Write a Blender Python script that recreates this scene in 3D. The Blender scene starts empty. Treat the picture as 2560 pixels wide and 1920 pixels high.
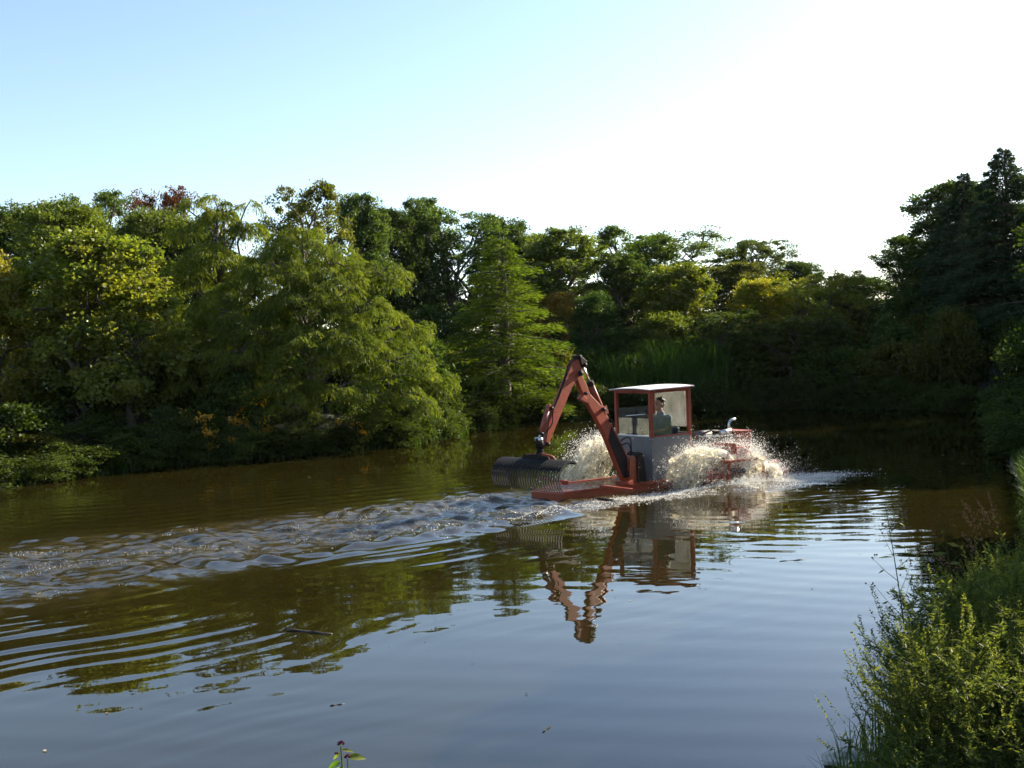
import bpy, bmesh, math
import numpy as np
from mathutils import Vector, Matrix
R_ = math.radians
scn = bpy.context.scene
COL = scn.collection

# ------------------------------------------------------------------ camera
cam_d = bpy.data.cameras.new('camera'); cam = bpy.data.objects.new('camera', cam_d); COL.objects.link(cam)
cam_d.sensor_width = 36.0; cam_d.lens = 36.0*2600/2560; cam_d.clip_start = 0.05; cam_d.clip_end = 3000
PITCH = math.atan(64/2600)
cam.matrix_world = Matrix.Translation((0, 0, 2.6)) @ Matrix.Rotation(math.pi/2-PITCH, 4, 'X') @ Matrix.Rotation(R_(-2.0), 4, 'Z')
scn.camera = cam

# ------------------------------------------------------------------ sky, sun, exposure
SUN_AZ, SUN_EL = R_(54), R_(26)          # azimuth clockwise from +Y
w = bpy.data.worlds.new('World'); scn.world = w; w.use_nodes = True
nt = w.node_tree; nt.nodes.clear()
sky = nt.nodes.new('ShaderNodeTexSky'); sky.sky_type = 'NISHITA'; sky.sun_disc = False
sky.sun_elevation = SUN_EL; sky.sun_rotation = SUN_AZ
sky.air_density = 1.0; sky.dust_density = 0.7; sky.ozone_density = 1.3; sky.altitude = 50
bgn = nt.nodes.new('ShaderNodeBackground'); bgn.inputs['Strength'].default_value = 0.080
outn = nt.nodes.new('ShaderNodeOutputWorld')
nt.links.new(sky.outputs[0], bgn.inputs[0]); nt.links.new(bgn.outputs[0], outn.inputs[0])
sd = bpy.data.lights.new('sun', 'SUN'); sun = bpy.data.objects.new('sun', sd); COL.objects.link(sun)
sd.energy = 5.0; sd.angle = R_(0.5); sd.color = (1.0, 0.90, 0.72)
sdir = Vector((math.sin(SUN_AZ)*math.cos(SUN_EL), math.cos(SUN_AZ)*math.cos(SUN_EL), math.sin(SUN_EL)))
sun.rotation_euler = sdir.to_track_quat('Z', 'Y').to_euler(); sun.location = (30, 20, 30)
vs = scn.view_settings
vs.view_transform = 'Standard'; vs.look = 'None'; vs.gamma = 1.0; vs.exposure = 1.75; vs.use_curve_mapping = False
scn.cycles.max_bounces = 6; scn.cycles.transparent_max_bounces = 12; scn.cycles.transmission_bounces = 3
scn.cycles.diffuse_bounces = 2; scn.cycles.glossy_bounces = 3
scn.cycles.use_adaptive_sampling = True; scn.cycles.adaptive_threshold = 0.03
scn.cycles.caustics_reflective = False; scn.cycles.caustics_refractive = False
scn.cycles.sample_clamp_indirect = 6.0
scn.cycles.use_denoising = True

# ------------------------------------------------------------------ helpers
def tag(o, label=None, cat=None, group=None, kind=None):
    if label: o['label'] = label
    if cat: o['category'] = cat
    if group: o['group'] = group
    if kind: o['kind'] = kind
    return o
def empty(name, loc=(0, 0, 0), rz=0.0):
    o = bpy.data.objects.new(name, None); COL.objects.link(o); o.location = loc; o.rotation_euler = (0, 0, rz)
    o.empty_display_size = 0.2
    return o
def np_mesh(name, V, F, smooth=False, attrs=None):
    V = np.ascontiguousarray(V, dtype=np.float32); F = np.ascontiguousarray(F, dtype=np.int32)
    me = bpy.data.meshes.new(name); n, k = F.shape
    me.vertices.add(len(V)); me.vertices.foreach_set('co', V.ravel())
    me.loops.add(n*k); me.loops.foreach_set('vertex_index', F.ravel())
    me.polygons.add(n); me.polygons.foreach_set('loop_start', np.arange(0, n*k, k, dtype=np.int32))
    if smooth: me.polygons.foreach_set('use_smooth', np.ones(n, dtype=bool))
    for an, av in (attrs or {}).items():
        a = me.attributes.new(an, 'FLOAT', 'POINT'); a.data.foreach_set('value', np.ascontiguousarray(av, dtype=np.float32))
    me.update(calc_edges=True)
    return me
def link(name, me, mat, parent=None):
    o = bpy.data.objects.new(name, me); COL.objects.link(o)
    if mat is not None and not me.materials: me.materials.append(mat)
    if parent is not None: o.parent = parent
    return o
def basis(d):
    d = Vector(d).normalized(); a = Vector((0, 0, 1)) if abs(d.z) < 0.9 else Vector((1, 0, 0))
    x = d.cross(a).normalized(); return x, d.cross(x).normalized()
class MB:
    """collects simple solids; build() links them as one mesh object"""
    def __init__(s): s.v = []; s.f = []
    def add(s, V, F):
        o = len(s.v); s.v += [tuple(p) for p in V]; s.f += [tuple(i+o for i in f) for f in F]; return s
    def box(s, c, d, rot=None):
        V = []
        for x in (-.5, .5):
            for y in (-.5, .5):
                for z in (-.5, .5):
                    p = Vector((x*d[0], y*d[1], z*d[2]))
                    if rot: p = rot @ p
                    V.append(Vector(c)+p)
        return s.add(V, [(0, 1, 3, 2), (4, 6, 7, 5), (0, 4, 5, 1), (2, 3, 7, 6), (0, 2, 6, 4), (1, 5, 7, 3)])
    def span(s, a, b): return s.box([(a[i]+b[i])/2 for i in range(3)], [abs(b[i]-a[i]) for i in range(3)])
    def bar(s, p, q, wd, ht):
        p, q = Vector(p), Vector(q); d = (q-p).normalized(); x, y = basis(d)
        V = [c+x*sx*wd/2+y*sy*ht/2 for c in (p, q) for sx, sy in ((-1, -1), (1, -1), (1, 1), (-1, 1))]
        return s.add(V, [(3, 2, 1, 0), (4, 5, 6, 7)]+[(i, (i+1) % 4, 4+(i+1) % 4, 4+i) for i in range(4)])
    def tube(s, pts, rad, n=8, caps=True):
        pts = [Vector(p) for p in pts]
        if not hasattr(rad, '__len__'): rad = [rad]*len(pts)
        V = []; F = []; x = None
        for i, p in enumerate(pts):
            d = (pts[min(i+1, len(pts)-1)]-pts[max(i-1, 0)])
            if d.length < 1e-9: d = Vector((0, 0, 1))
            d.normalize()
            if x is None: x, y = basis(d)
            else:
                x = (x-d*x.dot(d)); x = x.normalized() if x.length > 1e-6 else basis(d)[0]
                y = d.cross(x)
            for k in range(n):
                a = 2*math.pi*k/n; V.append(p+(x*math.cos(a)+y*math.sin(a))*rad[i])
        for i in range(len(pts)-1):
            for k in range(n): F.append((i*n+k, i*n+(k+1) % n, (i+1)*n+(k+1) % n, (i+1)*n+k))
        if caps:
            F.append(tuple(range(n-1, -1, -1))); F.append(tuple(range((len(pts)-1)*n, len(pts)*n)))
        return s.add(V, F)
    def prism(s, A, B):
        n = len(A)
        return s.add(list(A)+list(B), [tuple(range(n-1, -1, -1)), tuple(range(n, 2*n))]+[(i, (i+1) % n, n+(i+1) % n, n+i) for i in range(n)])
    def ball(s, c, r, nu=10, nv=7):
        r = r if hasattr(r, '__len__') else (r, r, r); V = [(c[0], c[1], c[2]-r[2])]; F = []
        for j in range(1, nv):
            th = math.pi*j/nv
            for i in range(nu):
                ph = 2*math.pi*i/nu
                V.append((c[0]+r[0]*math.sin(th)*math.cos(ph), c[1]+r[1]*math.sin(th)*math.sin(ph), c[2]-r[2]*math.cos(th)))
        V.append((c[0], c[1], c[2]+r[2])); t = len(V)-1
        for i in range(nu):
            F.append((0, 1+(i+1) % nu, 1+i)); F.append((t, 1+(nv-2)*nu+i, 1+(nv-2)*nu+(i+1) % nu))
            for j in range(nv-2):
                F.append((1+j*nu+i, 1+j*nu+(i+1) % nu, 1+(j+1)*nu+(i+1) % nu, 1+(j+1)*nu+i))
        return s.add(V, F)
    def mesh(s, name, smooth=False):
        me = bpy.data.meshes.new(name); me.from_pydata([tuple(p) for p in s.v], [], s.f); me.update()
        bm = bmesh.new(); bm.from_mesh(me); bmesh.ops.recalc_face_normals(bm, faces=bm.faces); bm.to_mesh(me); bm.free()
        if smooth:
            me.polygons.foreach_set('use_smooth', np.ones(len(me.polygons), dtype=bool))
        return me
    def build(s, name, mat, parent=None, smooth=False, bevel=0):
        o = link(name, s.mesh(name, smooth), mat, parent)
        if bevel:
            m = o.modifiers.new('bevel', 'BEVEL'); m.width = bevel; m.segments = 2; m.limit_method = 'ANGLE'; m.angle_limit = R_(40)
        return o
def hash2(ix, iy, seed):
    h = (ix.astype(np.int64)*374761393+iy.astype(np.int64)*668265263+seed*982451653) & 0xffffffff
    h = ((h ^ (h >> 13))*1274126177) & 0xffffffff
    h = h ^ (h >> 16)
    return (h & 0xffff)/65535.0
def vn(x, y, seed=0):
    """value noise in -1..1"""
    ix = np.floor(x); iy = np.floor(y); fx = x-ix; fy = y-iy
    fx = fx*fx*fx*(fx*(fx*6-15)+10); fy = fy*fy*fy*(fy*(fy*6-15)+10)
    a = hash2(ix, iy, seed); b = hash2(ix+1, iy, seed); c = hash2(ix, iy+1, seed); d = hash2(ix+1, iy+1, seed)
    return ((a*(1-fx)+b*fx)*(1-fy)+(c*(1-fx)+d*fx)*fy)*2-1
def sstep(a, b, x):
    t = np.clip((x-a)/(b-a), 0, 1); return t*t*(3-2*t)

# ------------------------------------------------------------------ materials
def newmat(name):
    m = bpy.data.materials.new(name); m.use_nodes = True; nt = m.node_tree; nt.nodes.clear()
    out = nt.nodes.new('ShaderNodeOutputMaterial'); return m, nt, out
def N(nt, t, **kw):
    n = nt.nodes.new(t)
    for k, v in kw.items():
        if k in n.inputs: n.inputs[k].default_value = v
        else: setattr(n, k, v)
    return n
def rgba(c): return (c[0], c[1], c[2], 1.0)
def mixcol(nt, fac, a, b):
    m = nt.nodes.new('ShaderNodeMix'); m.data_type = 'RGBA'
    for sock, v in ((m.inputs[0], fac), (m.inputs[6], a), (m.inputs[7], b)):
        if isinstance(v, bpy.types.NodeSocket): nt.links.new(v, sock)
        elif isinstance(v, (int, float)): sock.default_value = v
        else: sock.default_value = rgba(v)
    return m.outputs[2]
def ramp(nt, src, p0, p1):
    r = nt.nodes.new('ShaderNodeMapRange'); r.inputs[1].default_value = p0; r.inputs[2].default_value = p1
    nt.links.new(src, r.inputs[0]); return r.outputs[0]
def worn(name, col, dark, rough=0.45, metallic=0.0, scale=3.0, amount=0.6, bump=0.15, fine=None, spec=0.5):
    """painted or bare surface with stains, streaks and fine grain"""
    m, nt, out = newmat(name)
    tc = N(nt, 'ShaderNodeTexCoord')
    mp = N(nt, 'ShaderNodeMapping'); mp.inputs['Scale'].default_value = (1, 1, 0.35); nt.links.new(tc.outputs['Object'], mp.inputs[0])
    n1 = N(nt, 'ShaderNodeTexNoise', Scale=scale, Detail=8.0, Roughness=0.65); nt.links.new(mp.outputs[0], n1.inputs['Vector'])
    n2 = N(nt, 'ShaderNodeTexNoise', Scale=scale*9, Detail=4.0, Roughness=0.6); nt.links.new(tc.outputs['Object'], n2.inputs['Vector'])
    f1 = ramp(nt, n1.outputs[0], 0.5, 0.72)
    c = mixcol(nt, f1, col, dark)
    mm = N(nt, 'ShaderNodeMath', operation='MULTIPLY'); nt.links.new(ramp(nt, n2.outputs[0], 0.45, 0.8), mm.inputs[0]); mm.inputs[1].default_value = amount
    c = mixcol(nt, mm.outputs[0], c, fine or [x*0.45+0.02 for x in col])
    p = N(nt, 'ShaderNodeBsdfPrincipled', Metallic=metallic)
    p.inputs['Specular IOR Level'].default_value = spec
    nt.links.new(c, p.inputs['Base Color'])
    rr = nt.nodes.new('ShaderNodeMapRange'); rr.inputs[3].default_value = rough-0.15; rr.inputs[4].default_value = rough+0.2
    nt.links.new(n1.outputs[0], rr.inputs[0]); nt.links.new(rr.outputs[0], p.inputs['Roughness'])
    if bump:
        b = N(nt, 'ShaderNodeBump', Strength=bump, Distance=0.004); nt.links.new(n2.outputs[0], b.inputs['Height']); nt.links.new(b.outputs[0], p.inputs['Normal'])
    nt.links.new(p.outputs[0], out.inputs[0]); return m
def leafmat(name, c1, c2, transl=0.4, rough=0.5, spec=0.35, tcol=(1.15, 1.25, 0.45)):
    m, nt, out = newmat(name)
    at = N(nt, 'ShaderNodeAttribute', attribute_name='rnd'); oi = N(nt, 'ShaderNodeObjectInfo')
    c = mixcol(nt, at.outputs['Fac'], c1, c2)
    mu = nt.nodes.new('ShaderNodeMix'); mu.data_type = 'RGBA'; mu.blend_type = 'MULTIPLY'; mu.inputs[0].default_value = 1.0
    nt.links.new(c, mu.inputs[6]); nt.links.new(oi.outputs['Color'], mu.inputs[7]); c = mu.outputs[2]
    df = N(nt, 'ShaderNodeBsdfDiffuse'); nt.links.new(c, df.inputs[0])
    gl = N(nt, 'ShaderNodeBsdfGlossy', Roughness=rough); gl.inputs[0].default_value = (0.9, 0.95, 0.85, 1)
    p = N(nt, 'ShaderNodeMixShader'); p.inputs[0].default_value = 0.07*spec; nt.links.new(df.outputs[0], p.inputs[1]); nt.links.new(gl.outputs[0], p.inputs[2])
    t = N(nt, 'ShaderNodeBsdfTranslucent')
    mt = nt.nodes.new('ShaderNodeMix'); mt.data_type = 'RGBA'; mt.blend_type = 'MULTIPLY'; mt.inputs[0].default_value = 1.0
    nt.links.new(c, mt.inputs[6]); mt.inputs[7].default_value = (tcol[0]*1.6, tcol[1]*1.6, tcol[2]*1.6, 1); nt.links.new(mt.outputs[2], t.inputs[0])
    mx = N(nt, 'ShaderNodeMixShader'); mx.inputs[0].default_value = transl
    nt.links.new(p.outputs[0], mx.inputs[1]); nt.links.new(t.outputs[0], mx.inputs[2]); nt.links.new(mx.outputs[0], out.inputs[0])
    return m
M = {}
M['red'] = worn('weathered_red_paint', (0.33, 0.055, 0.025), (0.15, 0.032, 0.019), 0.48, scale=3.0, amount=0.75, fine=(0.07, 0.028, 0.018), spec=0.3)
M['orange'] = worn('orange_paint', (0.32, 0.060, 0.020), (0.12, 0.03, 0.018), 0.5, scale=4, amount=0.7, fine=(0.07, 0.03, 0.02))
M['deck'] = worn('wet_deck_paint', (0.22, 0.038, 0.016), (0.12, 0.035, 0.020), 0.24, scale=3.0, amount=0.6, bump=0.3, fine=(0.09, 0.035, 0.02))
M['black'] = worn('greasy_black_steel', (0.012, 0.011, 0.012), (0.045, 0.018, 0.010), 0.62, scale=5, amount=0.5, fine=(0.06, 0.025, 0.012), spec=0.15)
M['tine'] = worn('black_tine_steel', (0.010, 0.011, 0.016), (0.022, 0.02, 0.022), 0.45, scale=6, amount=0.3, spec=0.3)
M['panel'] = worn('grey_plywood_panel', (0.145, 0.138, 0.135), (0.105, 0.094, 0.082), 0.6, scale=1.6, amount=0.35, bump=0.08, fine=(0.10, 0.085, 0.07))
M['roof'] = worn('pale_roof_sheet', (0.74, 0.72, 0.68), (0.55, 0.52, 0.47), 0.4, scale=2.5, amount=0.3, fine=(0.4, 0.36, 0.3))
M['steel'] = worn('silver_steel', (0.62, 0.61, 0.58), (0.4, 0.38, 0.35), 0.3, metallic=1.0, scale=6, amount=0.3)
M['engine'] = worn('oily_engine_metal', (0.07, 0.065, 0.06), (0.15, 0.13, 0.11), 0.45, metallic=0.5, scale=7, amount=0.5)
M['seat'] = worn('dark_blue_vinyl', (0.018, 0.022, 0.04), (0.03, 0.033, 0.045), 0.45, scale=5, amount=0.2)
M['white'] = worn('white_plastic', (0.75, 0.75, 0.72), (0.6, 0.58, 0.54), 0.4, scale=5, amount=0.2)
M['skin'] = worn('skin', (0.42, 0.22, 0.15), (0.36, 0.17, 0.11), 0.5, scale=9, amount=0.1, bump=0.02)
M['shirt'] = worn('slate_teal_cotton', (0.14, 0.18, 0.21), (0.10, 0.13, 0.155), 0.85, scale=6, amount=0.2, bump=0.1)
M['shorts'] = worn('khaki_cotton', (0.13, 0.11, 0.085), (0.10, 0.085, 0.06), 0.85, scale=6, amount=0.2)
M['boot'] = worn('dark_rubber', (0.02, 0.019, 0.018), (0.035, 0.03, 0.028), 0.6, scale=8, amount=0.2)
M['hair'] = worn('dark_brown_hair', (0.028, 0.018, 0.012), (0.05, 0.032, 0.02), 0.45, scale=30, amount=0.5, bump=0.6)
M['eye'] = worn('eye_dark', (0.03, 0.02, 0.015), (0.03, 0.02, 0.015), 0.2, amount=0.0, bump=0)
M['bark'] = worn('grey_brown_bark', (0.085, 0.065, 0.048), (0.045, 0.035, 0.027), 0.9, scale=3, amount=0.6, bump=0.8)
M['wood'] = worn('wet_stick_bark', (0.05, 0.036, 0.024), (0.025, 0.018, 0.012), 0.6, scale=8, amount=0.5)
M['stone'] = worn('pale_stone', (0.42, 0.39, 0.33), (0.28, 0.26, 0.21), 0.8, scale=4, amount=0.5, bump=0.6)
# foliage
M['l_cyp'] = leafmat('cypress_needles', (0.034, 0.056, 0.007), (0.135, 0.148, 0.016), 0.38, 0.55, 0.25)
M['l_maple'] = leafmat('maple_leaves', (0.050, 0.088, 0.012), (0.15, 0.15, 0.024), 0.45, 0.38, 0.5, (1.15, 1.2, 0.4))
M['l_tree'] = leafmat('tree_leaves', (0.028, 0.050, 0.011), (0.095, 0.112, 0.022), 0.38, 0.45, 0.4)
M['l_fir'] = leafmat('fir_needles', (0.018, 0.034, 0.017), (0.040, 0.058, 0.022), 0.2, 0.6, 0.25)
M['l_shrub'] = leafmat('shrub_leaves', (0.026, 0.048, 0.010), (0.066, 0.086, 0.017), 0.36, 0.5, 0.3)
M['l_weed'] = leafmat('weed_leaves', (0.052, 0.070, 0.014), (0.118, 0.124, 0.030), 0.38, 0.5, 0.3, (1.1, 1.2, 0.5))
M['l_grass'] = leafmat('grass_blades', (0.035, 0.075, 0.014), (0.085, 0.125, 0.025), 0.40, 0.45, 0.35)
M['l_plume'] = leafmat('grass_plumes', (0.16, 0.085, 0.055), (0.26, 0.17, 0.10), 0.4, 0.7, 0.2, (1.1, 0.9, 0.6))
M['l_bud'] = leafmat('purple_buds', (0.05, 0.012, 0.030), (0.11, 0.04, 0.075), 0.2, 0.6, 0.3, (1.1, 0.6, 1.0))
M['l_dead'] = leafmat('floating_leaf_litter', (0.10, 0.07, 0.03), (0.25, 0.20, 0.10), 0.2, 0.5, 0.4, (1, .9, .5))

def glass_mat():
    m, nt, out = newmat('dusty_clear_plastic')
    tc = N(nt, 'ShaderNodeTexCoord')
    n1 = N(nt, 'ShaderNodeTexNoise', Scale=5.0, Detail=8.0, Roughness=0.7); nt.links.new(tc.outputs['Object'], n1.inputs['Vector'])
    n2 = N(nt, 'ShaderNodeTexVoronoi', Scale=38.0); nt.links.new(tc.outputs['Object'], n2.inputs['Vector'])
    sp = nt.nodes.new('ShaderNodeMapRange'); nt.links.new(n2.outputs['Distance'], sp.inputs[0]); sp.inputs[1].default_value = 0.20; sp.inputs[2].default_value = 0.08; sp.inputs[3].default_value = 0; sp.inputs[4].default_value = 0.35
    dust = nt.nodes.new('ShaderNodeMapRange'); nt.links.new(n1.outputs[0], dust.inputs[0]); dust.inputs[1].default_value = 0.3; dust.inputs[2].default_value = 0.75; dust.inputs[3].default_value = 0.03; dust.inputs[4].default_value = 0.15
    ad = N(nt, 'ShaderNodeMath', operation='ADD'); nt.links.new(sp.outputs[0], ad.inputs[0]); nt.links.new(dust.outputs[0], ad.inputs[1])
    tr = N(nt, 'ShaderNodeBsdfTransparent'); tr.inputs[0].default_value = (0.93, 0.95, 0.93, 1)
    gl = N(nt, 'ShaderNodeBsdfGlossy', Roughness=0.08); gl.inputs[0].default_value = (0.9, 0.9, 0.9, 1)
    fr = N(nt, 'ShaderNodeFresnel', IOR=1.45)
    m1 = N(nt, 'ShaderNodeMixShader'); nt.links.new(fr.outputs[0], m1.inputs[0]); nt.links.new(tr.outputs[0], m1.inputs[1]); nt.links.new(gl.outputs[0], m1.inputs[2])
    df = N(nt, 'ShaderNodeBsdfDiffuse'); df.inputs[0].default_value = (0.32, 0.31, 0.29, 1)
    tl = N(nt, 'ShaderNodeBsdfTranslucent'); tl.inputs[0].default_value = (0.26, 0.26, 0.24, 1)
    m2 = N(nt, 'ShaderNodeMixShader'); m2.inputs[0].default_value = 0.6; nt.links.new(df.outputs[0], m2.inputs[1]); nt.links.new(tl.outputs[0], m2.inputs[2])
    m3 = N(nt, 'ShaderNodeMixShader'); nt.links.new(ad.outputs[0], m3.inputs[0]); nt.links.new(m1.outputs[0], m3.inputs[1]); nt.links.new(m2.outputs[0], m3.inputs[2])
    nt.links.new(m3.outputs[0], out.inputs[0]); return m
M['glass'] = glass_mat()
def spray_mat(name, col, tl):
    m, nt, out = newmat(name)
    p = N(nt, 'ShaderNodeBsdfPrincipled', Roughness=0.12, IOR=1.33); p.inputs['Base Color'].default_value = rgba(col)
    t = N(nt, 'ShaderNodeBsdfTranslucent'); t.inputs[0].default_value = rgba([min(1, c*1.25) for c in col])
    mx = N(nt, 'ShaderNodeMixShader'); mx.inputs[0].default_value = tl
    nt.links.new(p.outputs[0], mx.inputs[1]); nt.links.new(t.outputs[0], mx.inputs[2]); nt.links.new(mx.outputs[0], out.inputs[0]); return m
def sheet_mat():
    m, nt, out = newmat('muddy_spray')
    p = N(nt, 'ShaderNodeBsdfPrincipled', Roughness=0.15, IOR=1.33); p.inputs['Base Color'].default_value = (0.74, 0.63, 0.42, 1)
    t = N(nt, 'ShaderNodeBsdfTranslucent'); t.inputs[0].default_value = (1.0, 0.92, 0.70, 1); tr = N(nt, 'ShaderNodeBsdfTransparent')
    m1 = N(nt, 'ShaderNodeMixShader'); m1.inputs[0].default_value = 0.8; nt.links.new(p.outputs[0], m1.inputs[1]); nt.links.new(t.outputs[0], m1.inputs[2])
    tc = N(nt, 'ShaderNodeTexCoord'); nz = N(nt, 'ShaderNodeTexNoise', Scale=13.0, Detail=4.0, Roughness=0.6); nt.links.new(tc.outputs['Object'], nz.inputs['Vector'])
    r = nt.nodes.new('ShaderNodeMapRange'); r.inputs[1].default_value = 0.35; r.inputs[2].default_value = 0.62; r.inputs[3].default_value = 0.30; r.inputs[4].default_value = 0.92; nt.links.new(nz.outputs[0], r.inputs[0])
    m2 = N(nt, 'ShaderNodeMixShader'); nt.links.new(r.outputs[0], m2.inputs[0]); nt.links.new(m1.outputs[0], m2.inputs[1]); nt.links.new(tr.outputs[0], m2.inputs[2])
    nt.links.new(m2.outputs[0], out.inputs[0]); return m
M['spray'] = sheet_mat()
M['drops'] = spray_mat('water_drops', (0.93, 0.90, 0.82), 0.62)
M['foam'] = spray_mat('white_foam', (0.93, 0.90, 0.83), 0.5)

def water_mat():
    m, nt, out = newmat('muddy_pond_water')
    tc = N(nt, 'ShaderNodeTexCoord'); at = N(nt, 'ShaderNodeAttribute', attribute_name='churn')
    n1 = N(nt, 'ShaderNodeTexNoise', Scale=0.6, Detail=5.0); nt.links.new(tc.outputs['Object'], n1.inputs['Vector'])
    base = mixcol(nt, ramp(nt, n1.outputs[0], 0.3, 0.7), (0.0112, 0.0088, 0.0017), (0.0165, 0.0128, 0.0025))
    n3 = N(nt, 'ShaderNodeTexNoise', Scale=4.5, Detail=10.0, Roughness=0.7, Distortion=1.2); nt.links.new(tc.outputs['Object'], n3.inputs['Vector'])
    fz = N(nt, 'ShaderNodeMath', operation='MULTIPLY'); nt.links.new(at.outputs['Fac'], fz.inputs[0]); nt.links.new(ramp(nt, n3.outputs[0], 0.35, 0.75), fz.inputs[1])
    col = mixcol(nt, fz.outputs[0], base, (0.14, 0.105, 0.048))
    p = N(nt, 'ShaderNodeBsdfPrincipled', IOR=1.55, Roughness=0.012); nt.links.new(col, p.inputs['Base Color'])
    p.inputs['Specular IOR Level'].default_value = 0.5
    rr = nt.nodes.new('ShaderNodeMapRange'); rr.inputs[3].default_value = 0.012; rr.inputs[4].default_value = 0.03; nt.links.new(fz.outputs[0], rr.inputs[0]); nt.links.new(rr.outputs[0], p.inputs['Roughness'])
    mp = N(nt, 'ShaderNodeMapping'); mp.inputs['Scale'].default_value = (0.55, 1.6, 1); nt.links.new(tc.outputs['Object'], mp.inputs[0])
    w1 = N(nt, 'ShaderNodeTexNoise', Scale=1.5, Detail=3.0, Roughness=0.5); nt.links.new(mp.outputs[0], w1.inputs['Vector'])
    w2 = N(nt, 'ShaderNodeTexNoise', Scale=5.0, Detail=4.0, Roughness=0.6, Distortion=0.6); nt.links.new(tc.outputs['Object'], w2.inputs['Vector'])
    b1 = N(nt, 'ShaderNodeBump', Strength=1.0, Distance=0.0018); nt.links.new(w1.outputs[0], b1.inputs['Height'])
    bs = N(nt, 'ShaderNodeMath', operation='MULTIPLY'); nt.links.new(at.outputs['Fac'], bs.inputs[0]); bs.inputs[1].default_value = 1.0
    b2 = N(nt, 'ShaderNodeBump', Distance=0.035); nt.links.new(bs.outputs[0], b2.inputs['Strength']); nt.links.new(w2.outputs[0], b2.inputs['Height']); nt.links.new(b1.outputs[0], b2.inputs['Normal'])
    nt.links.new(b2.outputs[0], p.inputs['Normal']); nt.links.new(p.outputs[0], out.inputs[0]); return m
M['water'] = water_mat()
def ground_mat():
    m, nt, out = newmat('bank_soil_and_grass')
    tc = N(nt, 'ShaderNodeTexCoord')
    n1 = N(nt, 'ShaderNodeTexNoise', Scale=0.5, Detail=8.0, Roughness=0.7); nt.links.new(tc.outputs['Object'], n1.inputs['Vector'])
    n2 = N(nt, 'ShaderNodeTexNoise', Scale=6.0, Detail=8.0, Roughness=0.7); nt.links.new(tc.outputs['Object'], n2.inputs['Vector'])
    c = mixcol(nt, ramp(nt, n1.outputs[0], 0.35, 0.65), (0.022, 0.030, 0.009), (0.030, 0.023, 0.014))
    c = mixcol(nt, ramp(nt, n2.outputs[0], 0.4, 0.75), c, (0.018, 0.022, 0.008))
    p = N(nt, 'ShaderNodeBsdfPrincipled', Roughness=0.95); nt.links.new(c, p.inputs['Base Color'])
    b = N(nt, 'ShaderNodeBump', Strength=0.8, Distance=0.06); nt.links.new(n2.outputs[0], b.inputs['Height']); nt.links.new(b.outputs[0], p.inputs['Normal'])
    nt.links.new(p.outputs[0], out.inputs[0]); return m
M['ground'] = ground_mat()

# ------------------------------------------------------------------ terrain
POND = np.array([(-70, 2), (-45, 9), (-30, 14.5), (-20, 19.3), (-12.0, 24.2), (-9.3, 28.2), (-6.6, 30.0), (-3.5, 32.0), (-2.3, 35.0), (-1.6, 37.5), (0.3, 40.5),
                 (3.6, 43.1), (8.1, 44.9), (12.3, 44.7), (16.2, 41.3), (17.2, 37.5), (15.6, 32.5), (10.5, 22.0), (7.7, 15.5), (5.7, 11.2), (3.7, 8.3),
                 (2.35, 6.8), (1.6, 5.6), (0.9, 4.2), (-2, 3.5), (-10, 1.8), (-30, -3), (-70, -14)], dtype=np.float64)
def pond_sd(x, y):
    """signed distance to the shoreline: positive on land"""
    x = np.asarray(x, float); y = np.asarray(y, float); sh = x.shape; x = x.ravel(); y = y.ravel()
    if x.size <= 64:                                        # few points: all edges at once
        A = POND; E_ = np.roll(POND, -1, 0)-POND; px = x[:, None]; py = y[:, None]
        t = ((px-A[:, 0])*E_[:, 0]+(py-A[:, 1])*E_[:, 1])/(E_**2).sum(1); t = np.minimum(np.maximum(t, 0), 1)
        best = np.sqrt(((px-A[:, 0]-E_[:, 0]*t)**2+(py-A[:, 1]-E_[:, 1]*t)**2).min(1))
        c = (A[:, 1] > py) != (A[:, 1]+E_[:, 1] > py); xi = A[:, 0]+(py-A[:, 1])*E_[:, 0]/np.where(E_[:, 1] == 0, 1e-12, E_[:, 1])
        return np.where((c & (px < xi)).sum(1) % 2 == 1, -best, best).reshape(sh)
    best = np.full(x.shape, 1e9); inside = np.zeros(x.shape, bool); n = len(POND)
    for i in range(n):
        ax, ay = POND[i]; bx, by = POND[(i+1) % n]; ex, ey = bx-ax, by-ay
        t = np.clip(((x-ax)*ex+(y-ay)*ey)/(ex*ex+ey*ey), 0, 1)
        best = np.minimum(best, np.hypot(x-ax-ex*t, y-ay-ey*t))
        c = (ay > y) != (by > y)
        xi = ax+(y-ay)*ex/(ey if ey != 0 else 1e-12)
        inside ^= c & (x < xi)
    return np.where(inside, -best, best).reshape(sh)
def gz(x, y):
    x = np.asarray(x, float); y = np.asarray(y, float); d = pond_sd(x, y)
    near = np.where(d < 0.6, 0.35*d/0.6, 0.35)
    z = np.where(d < 0, np.maximum(d*0.5, -1.0), near+0.17*np.clip(d-0.6, 0, 22)+0.02*np.clip(d-22, 0, 200))
    z = z+np.where(d > 0.3, (vn(x*0.35, y*0.35, 3)*0.18+vn(x*1.3, y*1.3, 4)*0.05)*np.clip(d, 0, 1.5)/1.5, 0)
    return z
def sgrid(lo, hi, c0, c1, step, grow=1.18):
    a = list(np.arange(c0, c1, step)); s = step; v = c0; L = []
    while v > lo: s *= grow; v -= s; L.append(v)
    s = step; v = a[-1]; U = []
    while v < hi: s *= grow; v += s; U.append(v)
    return np.array(L[::-1]+a+U)
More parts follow.
